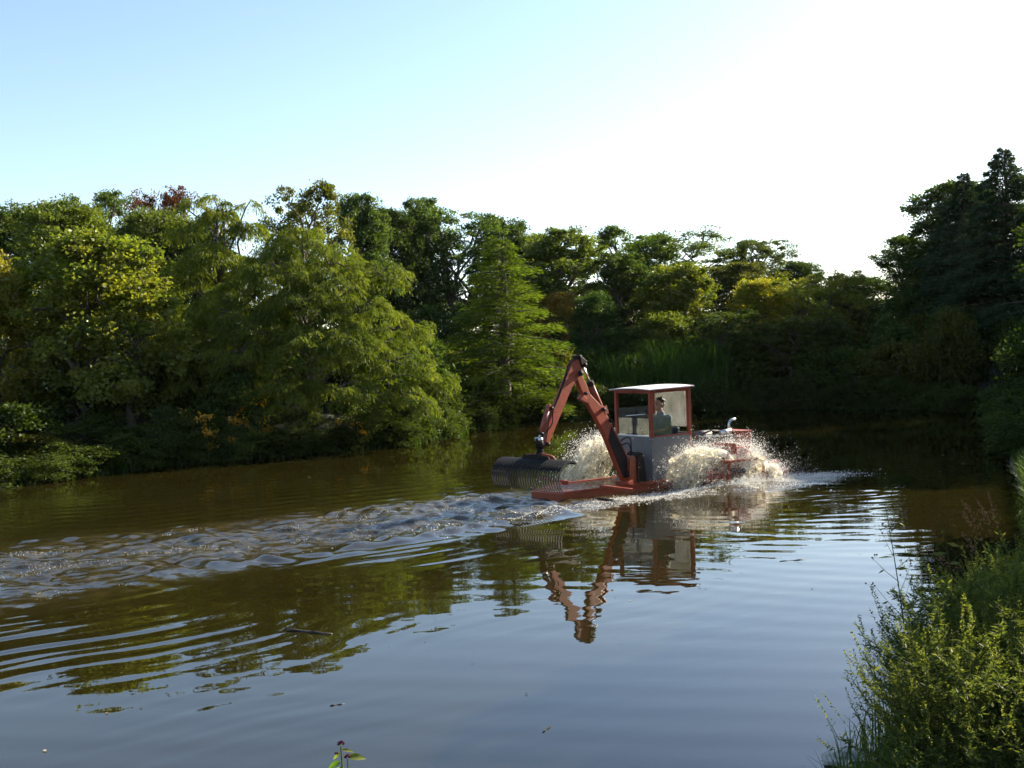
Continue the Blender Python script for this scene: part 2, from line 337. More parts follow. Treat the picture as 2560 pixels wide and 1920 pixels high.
def grid_mesh(name, xs, ys, zf, smooth=True, attrs=None):
    X, Y = np.meshgrid(xs, ys); Z = zf(X, Y)
    V = np.stack([X.ravel(), Y.ravel(), Z.ravel()], 1); nx = len(xs); ny = len(ys)
    i = np.arange(ny-1)[:, None]*nx+np.arange(nx-1)[None, :]; i = i.ravel()
    F = np.stack([i, i+1, i+nx+1, i+nx], 1)
    return np_mesh(name, V, F, smooth, {k: f(X, Y).ravel() for k, f in (attrs or {}).items()})
tag(link('ground', grid_mesh('ground', sgrid(-900, 900, -24, 26, 0.45), sgrid(-300, 1500, -3, 64, 0.45), gz), M['ground']), kind='structure')

# ------------------------------------------------------------------ water with the boat's wake
TH = R_(35); S0 = np.array((0.839, 18.669)); U = np.array((math.cos(TH), math.sin(TH))); NP = np.array((-U[1], U[0]))
def boat_tl(X, Y): return (X-S0[0])*U[0]+(Y-S0[1])*U[1], (X-S0[0])*NP[0]+(Y-S0[1])*NP[1]
def boat_w(t, l, z=0.0): p = S0+U*t+NP*l; return (p[0], p[1], z)
def band(X, Y):
    t, l = boat_tl(X, Y); lc = l-0.45; s = -t
    wv = 1.55+0.10*np.clip(s, 0, 30)+0.35*vn(t*0.5, l*0.2, 7)
    env = 1-sstep(0.50, 1.28, np.abs(lc)/wv)
    return t, lc, s, wv, env
def churn_f(X, Y):
    t, lc, s, wv, env = band(X, Y)
    a = env*sstep(-5.5, -3.0, s)*(0.32+0.68*np.exp(-np.clip(s, 0, 40)/7.0))
    a = np.where(s < 0, a*0.9, a)
    nb = np.exp(-((t-3.6)/1.6)**2-((lc+1.75)/0.55)**2)+0.8*np.exp(-((t-5.0)/0.9)**2-((lc+1.5)/0.5)**2)
    return np.clip(a*0.85+nb, 0, 1)
def water_z(X, Y):
    t, lc, s, wv, env = band(X, Y)
    fade = sstep(-1.2, 0.8, s)
    wx = X+0.35*vn(X*0.8, Y*0.8, 21); wy = Y+0.35*vn(X*0.8, Y*0.8, 22)
    turb = 0.30*vn(wx*0.8, wy*1.0, 11)+0.34*vn(wx*1.9, wy*2.6, 12)+0.32*vn(wx*3.8, wy*5.0, 13)+0.20*vn(wx*7.0, wy*9.0, 14)
    z = 0.115*np.exp(-np.clip(s, 0, 60)/20)*env*fade*turb
    # steep rolling crest just off the stern quarter, and the train of waves behind it
    for (tc, lcn, amp, wt, wl) in ((-1.2, -1.55, 0.13, 0.55, 0.30), (-2.6, -1.75, 0.09, 0.8, 0.35), (-4.4, -1.9, 0.075, 0.9, 0.4), (-6.4, -1.6, 0.06, 1.2, 0.5), (-3.4, -0.2, 0.07, 1.2, 0.5), (-6.0, 0.6, 0.05, 1.3, 0.5), (-1.0, 0.9, 0.05, 1.0, 0.5)):
        z = z+amp*np.exp(-((t-tc)/wt)**2-((lc-lcn)/wl)**2)*(1+0.5*vn(X*3, Y*3, 31))
    # diverging waves on the near side
    dn = -lc-wv*0.9
    dd = dn+0.20*vn(X*0.35, Y*0.5, 41)+0.05*vn(X*1.2, Y*1.5, 42)+0.10*s*0.12
    ramp_ = sstep(0.0, 0.5, dn)*np.exp(-np.clip(dn, 0, 50)/2.1)*sstep(0.0, 8.0, s)*np.exp(-np.clip(s, 0, 60)/26)
    z = z+ramp_*(0.0080*np.sin(2*math.pi*dd/0.52+2.2*vn(X*0.35, Y*0.5, 47))+0.0066*np.sin(2*math.pi*dd/0.31+3.0*vn(X*0.55, Y*0.7, 43))+0.0030*np.sin(2*math.pi*dd/0.17+3.0*vn(X*0.9, Y*1.0, 48)))*(0.8+1.1*vn(X*0.5+7, Y*0.8, 44))
    df = lc-wv*0.9
    rf = sstep(0.0, 0.5, df)*np.exp(-np.clip(df, 0, 50)/3.0)*sstep(-3.0, 2.0, s)
    z = z+rf*0.010*np.sin(2*math.pi*(df+0.2*vn(X*0.4, Y*0.4, 45))/0.6)
    # soft rings leaving the paddles on the starboard side
    r = np.hypot(t-3.4, (lc+1.2)); ring = np.exp(-r/3.6)*sstep(0.7, 1.3, r)*(lc < -0.9)
    z = z+0.6*ring*(0.0028*np.sin(2*math.pi*(r+0.5*vn(X*0.6, Y*0.8, 46))/0.40)*(0.6+0.9*vn(X*0.7, Y*1.4, 50))+0.0042*vn(X*1.1, Y*4.2, 53)+0.0020*vn(X*2.2, Y*9.0, 54))
    # residual swell on the open pond
    z = z+0.0005*np.sin(2*math.pi*(Y*1.0+0.22*X+0.6*vn(X*0.2, Y*0.25, 51))/0.50)+0.0006*vn(X*0.6, Y*1.6, 52)+0.0009*vn(X*0.9, Y*3.2, 55)*sstep(9.0, 14.0, Y)
    # water heaped by the paddles
    z = z+0.07*np.exp(-((t-3.3)/1.3)**2-((lc+1.65)/0.45)**2)*(1+0.7*vn(X*3.5, Y*3.5, 33))
    return z
xs = sgrid(-75, 26, -13, 8.5, 0.048, 1.16); ys = sgrid(-16, 52, 6.2, 23.5, 0.048, 1.10)
tag(link('water', grid_mesh('water', xs, ys, water_z, True, {'churn': churn_f}), M['water']), kind='structure')

# ------------------------------------------------------------------ the weed-raking boat (local x forward, y to port, z up from the waterline)
boat = empty('weed_harvester_boat', (S0[0], S0[1], 0), TH)
tag(boat, 'red work boat with cab, folded digger arm and black rake, churning across the pond', 'boat')
def flat(poly, z): return [(p[0], p[1], z) for p in poly]
hullp = [(0, 0), (5.45, 0), (5.72, 0.22), (5.72, 0.88), (5.45, 1.1), (0.40, 1.1), (-0.15, 0.76)]
hull = MB().prism(flat([(a*0.99+0.02, 0.55+(b-0.55)*0.98) for a, b in hullp], -0.32), flat(hullp, 0.132)).build('hull', M['orange'], boat, bevel=0.012)
# steel deck plates, each with its own edge
for a, b in ((0.03, 1.32), (1.335, 2.75), (2.765, 4.2), (4.215, 5.42)):
    p = [(a, 0.03), (b, 0.03), (b, 1.07), (a+0.0, 1.07)] if a > 0.1 else [(0.03, 0.03), (b, 0.03), (b, 1.07), (0.42, 1.07), (-0.10, 0.75)]
    MB().prism(flat(p, 0.130), flat(p, 0.144)).build('deck_plate', M['deck'], hull, bevel=0.004)
for l in (0.0, 1.1):
    MB().span((0.05 if l == 0 else 0.45, l-0.018, 0.10), (5.4, l+0.018, 0.162)).build('rubbing_strake', M['red'], hull, bevel=0.006)
for sgn, base in ((-1, 0.0), (1, 1.1)):
    def Lq(d): return base+sgn*d
    for poly, zt in (([(0.25, .05), (0.48, .85), (3.10, .85), (3.10, .05)], -0.004), ([(4.45, .05), (4.45, .85), (5.05, .85), (5.42, .62), (5.42, .05)], 0.16)):
        p = [(a, Lq(d)) for a, d in poly]
        po = MB().prism(flat(p, -0.30), flat(p, zt)).build('pontoon', M['deck'], boat, bevel=0.015)
        x0 = min(a for a, _ in p)
        MB().span((x0+0.3, Lq(.30), zt+0.001), (x0+0.36, Lq(.66), zt+0.03)).build('cleat', M['black'], po, bevel=0.006)
    # cross beams tying the pontoon to the hull
    for t in (0.9, 2.9, 4.6):
        MB().span((t, Lq(-0.05), 0.148), (t+0.07, Lq(.82), 0.20)).build('cross_beam', M['red'], boat, bevel=0.005)
MB().span((5.10, -0.50, 0.161), (5.25, -0.36, 0.33)).build('bow_locker', M['red'], boat, bevel=0.01)
MB().span((5.15, 1.46, 0.161), (5.29, 1.60, 0.31)).build('bow_locker', M['red'], boat, bevel=0.01)
# paddle wheels in open frames on both sides
for lc in (-0.46, 1.56):
    pw = MB().tube([(3.78, lc-0.42, 0.26), (3.78, lc+0.42, 0.26)], 0.045, 12).build('paddle_wheel', M['black'], boat, True)
    for dl in (-0.30, 0.30):
        pts = [(3.78+0.46*math.cos(a), lc+dl, 0.26+0.46*math.sin(a)) for a in np.linspace(0, 2*math.pi, 25)]
        MB().tube(pts, 0.018, 6, False).build('rim', M['red'], pw, True)
    for k in range(8):
        a = 2*math.pi*k/8+0.2; c, s_ = math.cos(a), math.sin(a)
        MB().box((3.78+0.44*c, lc, 0.26+0.44*s_), (0.22, 0.64, 0.014), Matrix.Rotation(-a, 3, 'Y')).build('blade', M['red'], pw, bevel=0.003)
        for dl in (-0.30, 0.30): MB().bar((3.78, lc+dl, 0.26), (3.78+0.45*c, lc+dl, 0.26+0.45*s_), 0.025, 0.012).build('spoke', M['red'], pw)
    lo = lc-0.40 if lc < 0 else lc+0.40
    for t in (3.36, 4.34):
        MB().bar((t, lo, -0.1), (t+0.02, lo, 0.46), 0.05, 0.05).build('frame_leg', M['red'], boat, bevel=0.005)
    MB().bar((3.30, lo, 0.47), (4.42, lo, 0.47), 0.05, 0.05).build('frame_rail', M['red'], boat, bevel=0.005)
    for t in (3.36, 4.34):
        MB().bar((t, lo, 0.47), (t, 0.0 if lc < 0 else 1.1, 0.47), 0.045, 0.045).build('frame_rail', M['red'], boat, bevel=0.005)
# ---- cab
CB = dict(t0=2.20, t1=3.27, l0=0.0, l1=1.06)
cab = MB().span((2.22, 0.02, 0.146), (3.25, 1.04, 0.20)).build('cab', M['panel'], boat, bevel=0.004)
MB().span((2.20, 0.004, 0.148), (2.222, 1.056, 0.995)).build('rear_panel', M['panel'], cab, bevel=0.003)
MB().span((2.225, 0.0, 0.148), (3.27, 0.020, 0.985)).build('side_panel', M['panel'], cab, bevel=0.003)
MB().span((2.225, 1.040, 0.148), (3.27, 1.060, 0.985)).build('side_panel', M['panel'], cab, bevel=0.003)
MB().span((3.245, 0.023, 0.148), (3.267, 1.037, 1.02)).build('front_panel', M['panel'], cab, bevel=0.003)
for t in (2.215, 2.56, 2.905, 3.25):
    for z in (0.19, 0.57, 0.95): MB().ball((t+(0.02 if t < 2.3 else -0.01), -0.001, z), (0.011, 0.005, 0.011), 8, 5).build('bolt', M['steel'], cab, True)
for l in (0.05, 0.53, 1.01):
    for z in (0.19, 0.57, 0.95): MB().ball((2.199, l, z), (0.005, 0.011, 0.011), 8, 5).build('bolt', M['steel'], cab, True)
MB().span((2.192, -0.006, 0.15), (2.226, -0.0015, 0.99)).build('corner_trim', M['panel'], cab)
for (t, l) in ((2.232, 0.032), (2.232, 1.028), (3.238, 0.032), (3.238, 1.028)):
    MB().span((t-0.034, l-0.034, 0.21 if t > 3 else 0.99), (t+0.034, l+0.034, 1.885)).build('corner_post', M['red'], cab, bevel=0.005)
for l in (0.032, 1.028):
    MB().bar((2.27, l, 1.862), (3.20, l, 1.878), 0.062, 0.055).build('top_rail', M['red'], cab, bevel=0.004)
for t, z in ((2.232, 1.862), (3.238, 1.878)):
    MB().bar((t, 0.07, z), (t, 0.99, z), 0.062, 0.055).build('top_rail', M['red'], cab, bevel=0.004)
MB().bar((2.232, 0.07, 1.003), (2.232, 0.99, 1.003), 0.055, 0.03).build('window_sill', M['roof'], cab, bevel=0.004)
MB().bar((2.27, 0.022, 1.0), (3.20, 0.022, 1.0), 0.045, 0.026).build('window_sill', M['red'], cab, bevel=0.004)
# slightly crowned roof sheet
ro = MB(); nT, nL = 9, 7; top = []; bot = []
for i in range(nT):
    for j in range(nL):
        a = i/(nT-1); b = j/(nL-1); t = 2.13+1.20*a; l = -0.06+1.19*b
        z = 1.898+0.030*a+0.042*(1-(2*b-1)**2)*(1-(2*a-1)**4*0.4)
        top.append((t, l, z+0.016)); bot.append((t, l, z))
Q = [(i*nL+j, (i+1)*nL+j, (i+1)*nL+j+1, i*nL+j+1) for i in range(nT-1) for j in range(nL-1)]
rim = [i*nL for i in range(nT)]+[(nT-1)*nL+j for j in range(1, nL)]+[i*nL+nL-1 for i in range(nT-2, -1, -1)]+[j for j in range(nL-2, 0, -1)]
o = nT*nL
ro.add(top+bot, Q+[tuple(q+o for q in f[::-1]) for f in Q]+[(rim[k], rim[(k+1) % len(rim)], rim[(k+1) % len(rim)]+o, rim[k]+o) for k in range(len(rim))])
roof = ro.build('roof', M['roof'], cab)
rt = MB()
for a, b in (((2.135, -0.055), (3.325, -0.055)), ((2.135, 1.125), (3.325, 1.125)), ((2.135, -0.055), (2.135, 1.125)), ((3.325, -0.055), (3.325, 1.125))):
    rt.bar((a[0], a[1], 1.889+(a[0]-2.1)/1.26*0.03), (b[0], b[1], 1.889+(b[0]-2.1)/1.26*0.03), 0.02, 0.014)
rt.build('roof_edge', M['red'], roof)
# dusty plastic window sheets
MB().prism([(2.226, 0.07, 1.02), (2.226, 0.99, 1.02), (2.226, 0.99, 1.535), (2.226, 0.07, 1.60)], [(2.231, 0.07, 1.02), (2.231, 0.99, 1.02), (2.231, 0.99, 1.535), (2.231, 0.07, 1.60)]).build('window_pane', M['glass'], cab)
MB().prism([(2.27, 0.034, 1.016), (2.78, 0.034, 1.016), (2.76, 0.034, 1.33), (2.27, 0.034, 1.46)], [(2.27, 0.039, 1.016), (2.78, 0.039, 1.016), (2.76, 0.039, 1.33), (2.27, 0.039, 1.46)]).build('window_pane', M['glass'], cab)
MB().span((3.232, 0.07, 1.13), (3.237, 0.99, 1.845)).build('window_pane', M['glass'], cab)
MB().span((2.27, 1.024, 1.02), (3.20, 1.029, 1.52)).build('window_pane', M['glass'], cab)
# wiper and hanging cord at the rear window
wp = MB().tube([(2.215, 0.50, 1.86), (2.215, 0.46, 1.62), (2.215, 0.42, 1.47)], 0.006, 6).build('wiper_arm', M['black'], cab)
MB().bar((2.212, 0.20, 1.43), (2.212, 0.72, 1.39), 0.028, 0.014).build('wiper_blade', M['white'], wp)
MB().box((2.21, 0.43, 1.45), (0.03, 0.06, 0.05)).build('wiper_motor', M['black'], wp, bevel=0.005)
# seat and controls
st = MB().box((3.00, 0.53, 0.55), (0.40, 0.42, 0.10)).build('seat', M['seat'], cab, bevel=0.03)
MB().box((3.19, 0.53, 0.86), (0.085, 0.44, 0.52), Matrix.Rotation(R_(6), 3, 'Y')).build('backrest', M['seat'], st, bevel=0.03)
MB().span((2.90, 0.43, 0.20), (3.08, 0.63, 0.50)).build('pedestal', M['black'], st, bevel=0.01)
cn = MB().span((2.30, 0.22, 0.20), (2.44, 0.84, 0.93)).build('control_console', M['black'], cab, bevel=0.01)
for l in (0.36, 0.46, 0.60, 0.70):
    lv = MB().tube([(2.38, l, 0.92), (2.41, l, 1.03)], 0.007, 6).build('lever', M['steel'], cn)
    MB().ball((2.412, l, 1.045), 0.018, 8, 6).build('lever_knob', M['black'], lv, True)
MB().box((2.33, 0.62, 0.965), (0.05, 0.10, 0.06)).build('gauge_box', M['black'], cn, bevel=0.006)
# ---- engine behind the cab
en = MB().span((3.95, 0.28, 0.30), (4.82, 0.82, 0.74)).build('engine', M['engine'], boat, bevel=0.02)
MB().span((3.98, 0.32, 0.741), (4.80, 0.56, 0.86)).build('valve_cover', M['engine'], en, bevel=0.02)
MB().tube([(4.05, 0.68, 0.86), (4.45, 0.68, 0.86)], 0.10, 14).build('air_filter', M['engine'], en, True)
MB().tube([(4.5, 0.40, 0.90), (4.78, 0.40, 0.93)], 0.055, 12).build('intake', M['steel'], en, True)
MB().tube([(4.0, 0.40, 0.93), (4.2, 0.36, 0.97), (4.45, 0.40, 0.95)], 0.02, 8).build('hose', M['black'], en, True)
MB().span((4.00, 0.24, 0.146), (4.78, 0.30, 0.30)).build('engine_mount', M['black'], en, bevel=0.008)
MB().span((4.00, 0.80, 0.146), (4.78, 0.86, 0.30)).build('engine_mount', M['black'], en, bevel=0.008)
ra = MB().span((4.93, 0.24, 0.146), (5.27, 0.80, 0.90)).build('radiator_housing', M['red'], boat, bevel=0.015)
MB().span((4.92, 0.23, 0.902), (5.28, 0.81, 0.918)).build('radiator_lid', M['orange'], ra, bevel=0.004)
ex = [(4.88, 0.52, 0.80), (4.88, 0.52, 1.02)]+[(4.88+0.13*(1-math.cos(a)), 0.52, 1.02+0.13*math.sin(a)) for a in np.linspace(0.3, math.pi/2, 6)]+[(5.07, 0.52, 1.148)]
MB().tube(ex, 0.030, 12).build('exhaust_pipe', M['steel'], boat, True)
# ---- digger arm
def bl(t): return 0.15-0.142*(1.85-t)                       # the arm's vertical plane
def slab(poly, wd, off=0.0):
    return MB().prism([(t, bl(t)+off-wd/2, z) for t, z in poly], [(t, bl(t)+off+wd/2, z) for t, z in poly])
post = slab([(1.60, 0.146), (1.84, 0.146), (1.82, 0.60), (1.75, 0.68), (1.62, 0.62)], 0.26).build('swing_post', M['orange'], boat, bevel=0.012)
gp = [(1.80, 0.146), (2.06, 0.146), (2.00, 0.62), (1.965, 0.70), (1.90, 0.735), (1.835, 0.70), (1.80, 0.62)]
slab(gp, 0.34).build('post_guard', M['black'], post, bevel=0.012)
slab([(1.50, 0.146), (1.62, 0.146), (1.62, 0.24), (1.50, 0.20)], 0.40).build('foot_plate', M['red'], post, bevel=0.008)
boomp = [(1.50, 0.22), (0.95, 1.24), (0.49, 1.87), (0.29, 2.26), (0.34, 2.36), (0.43, 2.33), (0.665, 1.90), (1.01, 1.62), (1.17, 1.39), (1.63, 0.70), (1.72, 0.30), (1.62, 0.20)]
boom = slab(boomp, 0.115).build('boom', M['red'], boat, bevel=0.012)
slab([(1.50, 0.26), (1.10, 1.02), (1.20, 1.28), (1.60, 0.68), (1.68, 0.32)], 0.128).build('wear_plate', M['black'], boom, bevel=0.006)
for (t, z, r) in ((0.40, 2.29, 0.05), (0.98, 1.60, 0.038), (1.16, 1.38, 0.035), (1.62, 0.34, 0.06), (0.52, 1.92, 0.03)):
    MB().tube([(t, bl(t)-0.115, z), (t, bl(t)+0.115, z)], r, 12).build('pin', M['black'], boom, True)
slab([(0.40, 1.82), (0.56, 1.74), (0.60, 1.80), (0.47, 1.90)], 0.12).build('stop_bracket', M['red'], boom, bevel=0.006)
for off in (-0.05, 0.05):
    slab([(0.95, 1.64), (1.04, 1.68), (1.10, 1.52), (1.0, 1.5)], 0.02, off*2).build('cylinder_lug', M['red'], boom, bevel=0.004)
stickp = [(0.22, 2.48), (0.33, 2.56), (0.48, 2.52), (0.47, 2.34), (0.40, 2.22), (0.20, 2.04), (-0.20, 1.43), (-0.455, 1.03), (-0.52, 1.07), (-0.40, 1.50), (-0.07, 2.02)]
stick = slab(stickp, 0.095).build('dipper_arm', M['red'], boat, bevel=0.012)
slab([(0.42, 2.50), (0.40, 2.60), (0.50, 2.57), (0.60, 2.50), (0.55, 2.40), (0.47, 2.38)], 0.15).build('knuckle', M['black'], stick, bevel=0.012)
for (t, z, r) in ((0.40, 2.585, 0.035), (0.53, 2.44, 0.035), (-0.36, 1.70, 0.03), (-0.48, 1.08, 0.035)):
    MB().tube([(t, bl(t)-0.10, z), (t, bl(t)+0.10, z)], r, 12).build('pin', M['black'], stick, True)
slab([(-0.40, 1.66), (-0.38, 1.77), (-0.26, 1.76), (-0.22, 1.62)], 0.10).build('cylinder_lug', M['red'], stick, bevel=0.006)
def cyl(a, b, ra, rb, split, nm):
    A = Vector((a[0], bl(a[0]), a[1])); B = Vector((b[0], bl(b[0]), b[1])); C_ = A.lerp(B, split)
    r_ = MB().tube([C_, B], rb, 14).build(nm, M['orange'], boat, True)
    MB().tube([A, C_], ra, 10).build('rod', M['steel'], r_, True)
    MB().tube([A.lerp(B, split-0.03), A.lerp(B, split+0.05)], rb*1.22, 14).build('gland', M['black'], r_, True)
    return r_
cyl((0.53, 2.43), (1.0, 1.60), 0.022, 0.055, 0.40, 'dipper_cylinder')
cyl((-0.615, 1.20), (-0.375, 1.71), 0.022, 0.048, 0.12, 'bucket_cylinder')
cyl((1.26, 1.02), (1.78, 0.50), 0.026, 0.05, 0.35, 'lift_cylinder')
def hose(pts, r=0.011):
    P = [Vector((t, bl(t)+o_, z)) for t, z, o_ in pts]; out = []
    for i in range(len(P)-1):
        p0, p1, p2, p3 = P[max(i-1, 0)], P[i], P[i+1], P[min(i+2, len(P)-1)]
        for k in range(5):
            s_ = k/5; out.append(0.5*((2*p1)+(p2-p0)*s_+(2*p0-5*p1+4*p2-p3)*s_*s_+(-p0+3*p1-3*p2+p3)*s_**3))
    out.append(P[-1]); MB().tube(out, r, 6).build('hydraulic_hose', M['black'], boat, True)
for k in (0, 1):
    hose([(0.46, 2.56, -.05+k*.03), (0.20, 2.50+k*.02, -.06+k*.04), (0.02, 2.18, -.05+k*.03), (-0.15, 1.90, -.06+k*.03), (-0.30, 1.66, -.05), (-0.36, 1.42, -.07), (-0.58, 1.22, -.03)])
hose([(1.42, 0.98, -.09), (1.55, 1.03, -.10), (1.68, 1.00, -.10), (1.70, 0.85, -.10), (1.72, 0.72, -.08)])
hose([(1.44, 0.90, -.10), (1.58, 0.93, -.13), (1.66, 0.82, -.12), (1.69, 0.66, -.08)])
hose([(0.55, 2.44, .08), (0.80, 2.16, .11), (1.02, 1.75, .10), (1.18, 1.42, .09), (1.45, 1.0, .09)])
# ---- rotator and curved rake
RC = Vector((-0.62, -0.20, 0.0))
rot_ = MB().tube([RC+Vector((0, 0, 1.19)), RC+Vector((0, 0, 1.02))], [0.062, 0.075], 14).build('rotator', M['black'], boat, True)
MB().tube([RC+Vector((0, 0, 1.02)), RC+Vector((0, 0, 0.93))], 0.058, 14).build('rotator_neck', M['black'], rot_, True)
MB().box(RC+Vector((0.02, 0, 0.87)), (0.13, 0.13, 0.14)).build('rotator_flange', M['black'], rot_, bevel=0.01)
MB().tube([RC+Vector((-0.02, -0.09, 1.17)), RC+Vector((-0.02, 0.09, 1.17))], 0.035, 10).build('pin', M['steel'], rot_, True)
# the rake's frame: ax runs along the bar, pf across it
axw = Vector((1.02+0.12, 17.6-18.7)).normalized(); ax = Vector((axw.x*U[0]+axw.y*U[1], axw.x*NP[0]+axw.y*NP[1], 0)); pf = Vector((-ax.y, ax.x, 0))
tow = Vector((-0.69*U[0]-0.72*U[1], -0.69*NP[0]-0.72*NP[1], 0))
if pf.dot(tow) < 0: pf = -pf
def rp(s_, q, z): p = RC+ax*s_+pf*(q-0.03); return Vector((p.x, p.y, z))
HW = 0.79
rake = MB().tube([rp(-HW, 0, 0.79), rp(HW, 0, 0.79)], 0.028, 10).build('rake', M['tine'], boat, True)
prof = [(0.0, 0.79), (0.09, 0.825), (0.19, 0.825), (0.29, 0.79), (0.37, 0.725), (0.425, 0.64), (0.445, 0.55), (0.435, 0.46), (0.405, 0.385), (0.355, 0.325)]
tm = None; nt_ = 28
for k in range(nt_):
    s_ = -HW+2*HW*k/(nt_-1)
    if tm is None:
        b_ = MB(); A = []; wds = [0.030, 0.032, 0.032, 0.032, 0.032, 0.030, 0.028, 0.026, 0.022, 0.010]
        pts = [rp(0, q, z)-RC for q, z in prof]
        ins = []
        for i, p in enumerate(pts):
            d = (pts[min(i+1, 9)]-pts[max(i-1, 0)]).normalized(); nrm = d.cross(ax).normalized(); ins.append(nrm)
        V = []
        for i, p in enumerate(pts):
            for sx in (-0.0075, 0.0075):
                V.append(p+ax*sx+ins[i]*wds[i]/2); V.append(p+ax*sx-ins[i]*wds[i]/2)
        Fs = []
        for i in range(9):
            a = i*4; b = a+4
            Fs += [(a, a+1, b+1, b), (a+2, b+2, b+3, a+3), (a, b, b+2, a+2), (a+1, a+3, b+3, b+1)]
        Fs += [(0, 2, 3, 1), (36, 37, 39, 38)]
        b_.add(V, Fs); tm = b_.mesh('tine')
    o_ = link('tine', tm, M['tine'], rake); o_.location = RC+ax*s_
# stiffening bars across the tines, inside the curve
for (q, z) in ((0.19, 0.80), (0.352, 0.70)):
    MB().bar(rp(-HW, q, z), rp(HW, q, z), 0.02, 0.05).build('cross_bar', M['tine'], rake, bevel=0.004)
pl_ = [(-0.42, 0.80), (-0.30, 0.90), (-0.10, 0.925), (0.10, 0.925), (0.30, 0.895), (0.42, 0.80)]
MB().prism([rp(s_, 0.02, z) for s_, z in pl_], [rp(s_, 0.05, z) for s_, z in pl_]).build('hanger_plate', M['red'], rake, bevel=0.006)
MB().prism([rp(s_, 0.13, z-0.01) for s_, z in pl_[1:-1]]+[rp(0.34, 0.13, 0.81), rp(-0.34, 0.13, 0.81)], [rp(s_, 0.15, z-0.01) for s_, z in pl_[1:-1]]+[rp(0.34, 0.15, 0.81), rp(-0.34, 0.15, 0.81)]).build('hanger_plate', M['black'], rake, bevel=0.006)

# ------------------------------------------------------------------ the operator (same local frame as the boat)
person = empty('person', boat_w(2.98, 0.53, 0.55), TH)
tag(person, 'person in a slate t-shirt seated in the boat cab working the levers', 'person')
PO = Vector((2.98, 0.53, 0.55))
def cap(mb, a, b, ra, rb, n=12):
    a = Vector(a)-PO; b = Vector(b)-PO; k = max(3, int((b-a).length/0.03))
    mb.tube([a.lerp(b, i/k) for i in range(k+1)], [ra+(rb-ra)*i/k for i in range(k+1)], n); mb.ball(a, ra, n, 8); mb.ball(b, rb, n, 8)
def remesh(mb, name, mat, parent, vox, it=4):
    o = mb.build(name, mat, parent, True)
    m = o.modifiers.new('union', 'REMESH'); m.mode = 'VOXEL'; m.voxel_size = vox; m.use_smooth_shade = True
    s = o.modifiers.new('soft', 'SMOOTH'); s.factor = 0.5; s.iterations = it
    return o
SHL, SHR = (2.97, 0.33, 1.31), (2.95, 0.73, 1.31)
ELL, ELR = (2.84, 0.24, 1.08), (2.78, 0.80, 1.08)
WRL, WRR = (2.53, 0.36, 1.055), (2.52, 0.68, 1.06)
NK, HD = (2.955, 0.53, 1.38), Vector((2.90, 0.525, 1.575))
KNL, KNR = (2.62, 0.40, 0.66), (2.62, 0.68, 0.66)
b_ = MB()
cap(b_, (3.02, 0.53, 0.70), (3.00, 0.53, 0.90), 0.15, 0.135); cap(b_, (3.00, 0.53, 0.95), (2.965, 0.53, 1.22), 0.135, 0.155)
cap(b_, (2.97, 0.39, 1.27), (2.955, 0.67, 1.27), 0.085, 0.085); cap(b_, (2.965, 0.53, 1.30), (2.925, 0.53, 1.48), 0.068, 0.058)
for SH, EL, WR, kn, side in ((SHL, ELL, WRL, KNL, -1), (SHR, ELR, WRR, KNR, 1)):
    cap(b_, SH, EL, 0.058, 0.043); cap(b_, EL, WR, 0.043, 0.029)
    wv_ = Vector(WR); d = (Vector(WR)-Vector(EL)); d.z = 0; d.normalize(); lat = Vector((-d.y, d.x, 0))
    palm = wv_+d*0.055
    cap(b_, wv_+d*0.015, palm, 0.028, 0.034)
    for fi, (off, ln) in enumerate(((-0.030, 0.070), (-0.010, 0.078), (0.010, 0.072), (0.030, 0.056))):
        k0 = palm+lat*off+d*0.018; k1 = k0+d*ln*0.45+Vector((0, 0, -0.008)); k2 = k1+d*ln*0.12+Vector((0, 0, -ln*0.42)); k3 = k2-d*ln*0.28+Vector((0, 0, -ln*0.12))
        cap(b_, k0, k1, 0.0095, 0.009, 8); cap(b_, k1, k2, 0.009, 0.0085, 8); cap(b_, k2, k3, 0.0085, 0.0075, 8)
    inn = -side
    th0 = wv_+d*0.03+lat*(0.03*inn*(1 if lat.y > 0 else -1)); th1 = th0+d*0.028+lat*(0.022*inn*(1 if lat.y > 0 else -1))-Vector((0, 0, .012)); th2 = th1+d*0.03-Vector((0, 0, .02))
    cap(b_, th0, th1, 0.013, 0.011, 8); cap(b_, th1, th2, 0.011, 0.009, 8)
    hip = (3.02, 0.53+side*0.10, 0.66); cap(b_, hip, kn, 0.082, 0.058); ank = (2.66, kn[1], 0.27); cap(b_, kn, ank, 0.055, 0.036)
    cap(b_, (ank[0], ank[1], 0.245), (ank[0]-0.16, ank[1], 0.232), 0.036, 0.028)
# head: skull, jaw, nose, brow, ears (looking aft, a little to port)
b_.ball(HD+Vector((0.02, 0, 0.035))-PO, (0.098, 0.077, 0.095), 16, 12)
b_.ball(HD+Vector((-0.028, 0, -0.045))-PO, (0.066, 0.060, 0.075), 14, 10)
cap(b_, HD+Vector((-0.082, 0, 0.012)), HD+Vector((-0.103, 0, -0.028)), 0.011, 0.016, 8)
cap(b_, HD+Vector((-0.076, -0.03, 0.032)), HD+Vector((-0.076, 0.03, 0.032)), 0.014, 0.014, 8)
cap(b_, HD+Vector((-0.082, -0.018, -0.068)), HD+Vector((-0.082, 0.018, -0.068)), 0.010, 0.010, 8)
for sy in (-1, 1): b_.ball(HD+Vector((0.02, sy*0.078, -0.008))-PO, (0.020, 0.012, 0.033), 8, 6)
body = remesh(b_, 'body', M['skin'], person, 0.008, 3)
for sy in (-1, 1): MB().ball(HD+Vector((-0.078, sy*0.030, 0.010))-PO, 0.010, 8, 6).build('eye', M['eye'], body, True)
b_ = MB()
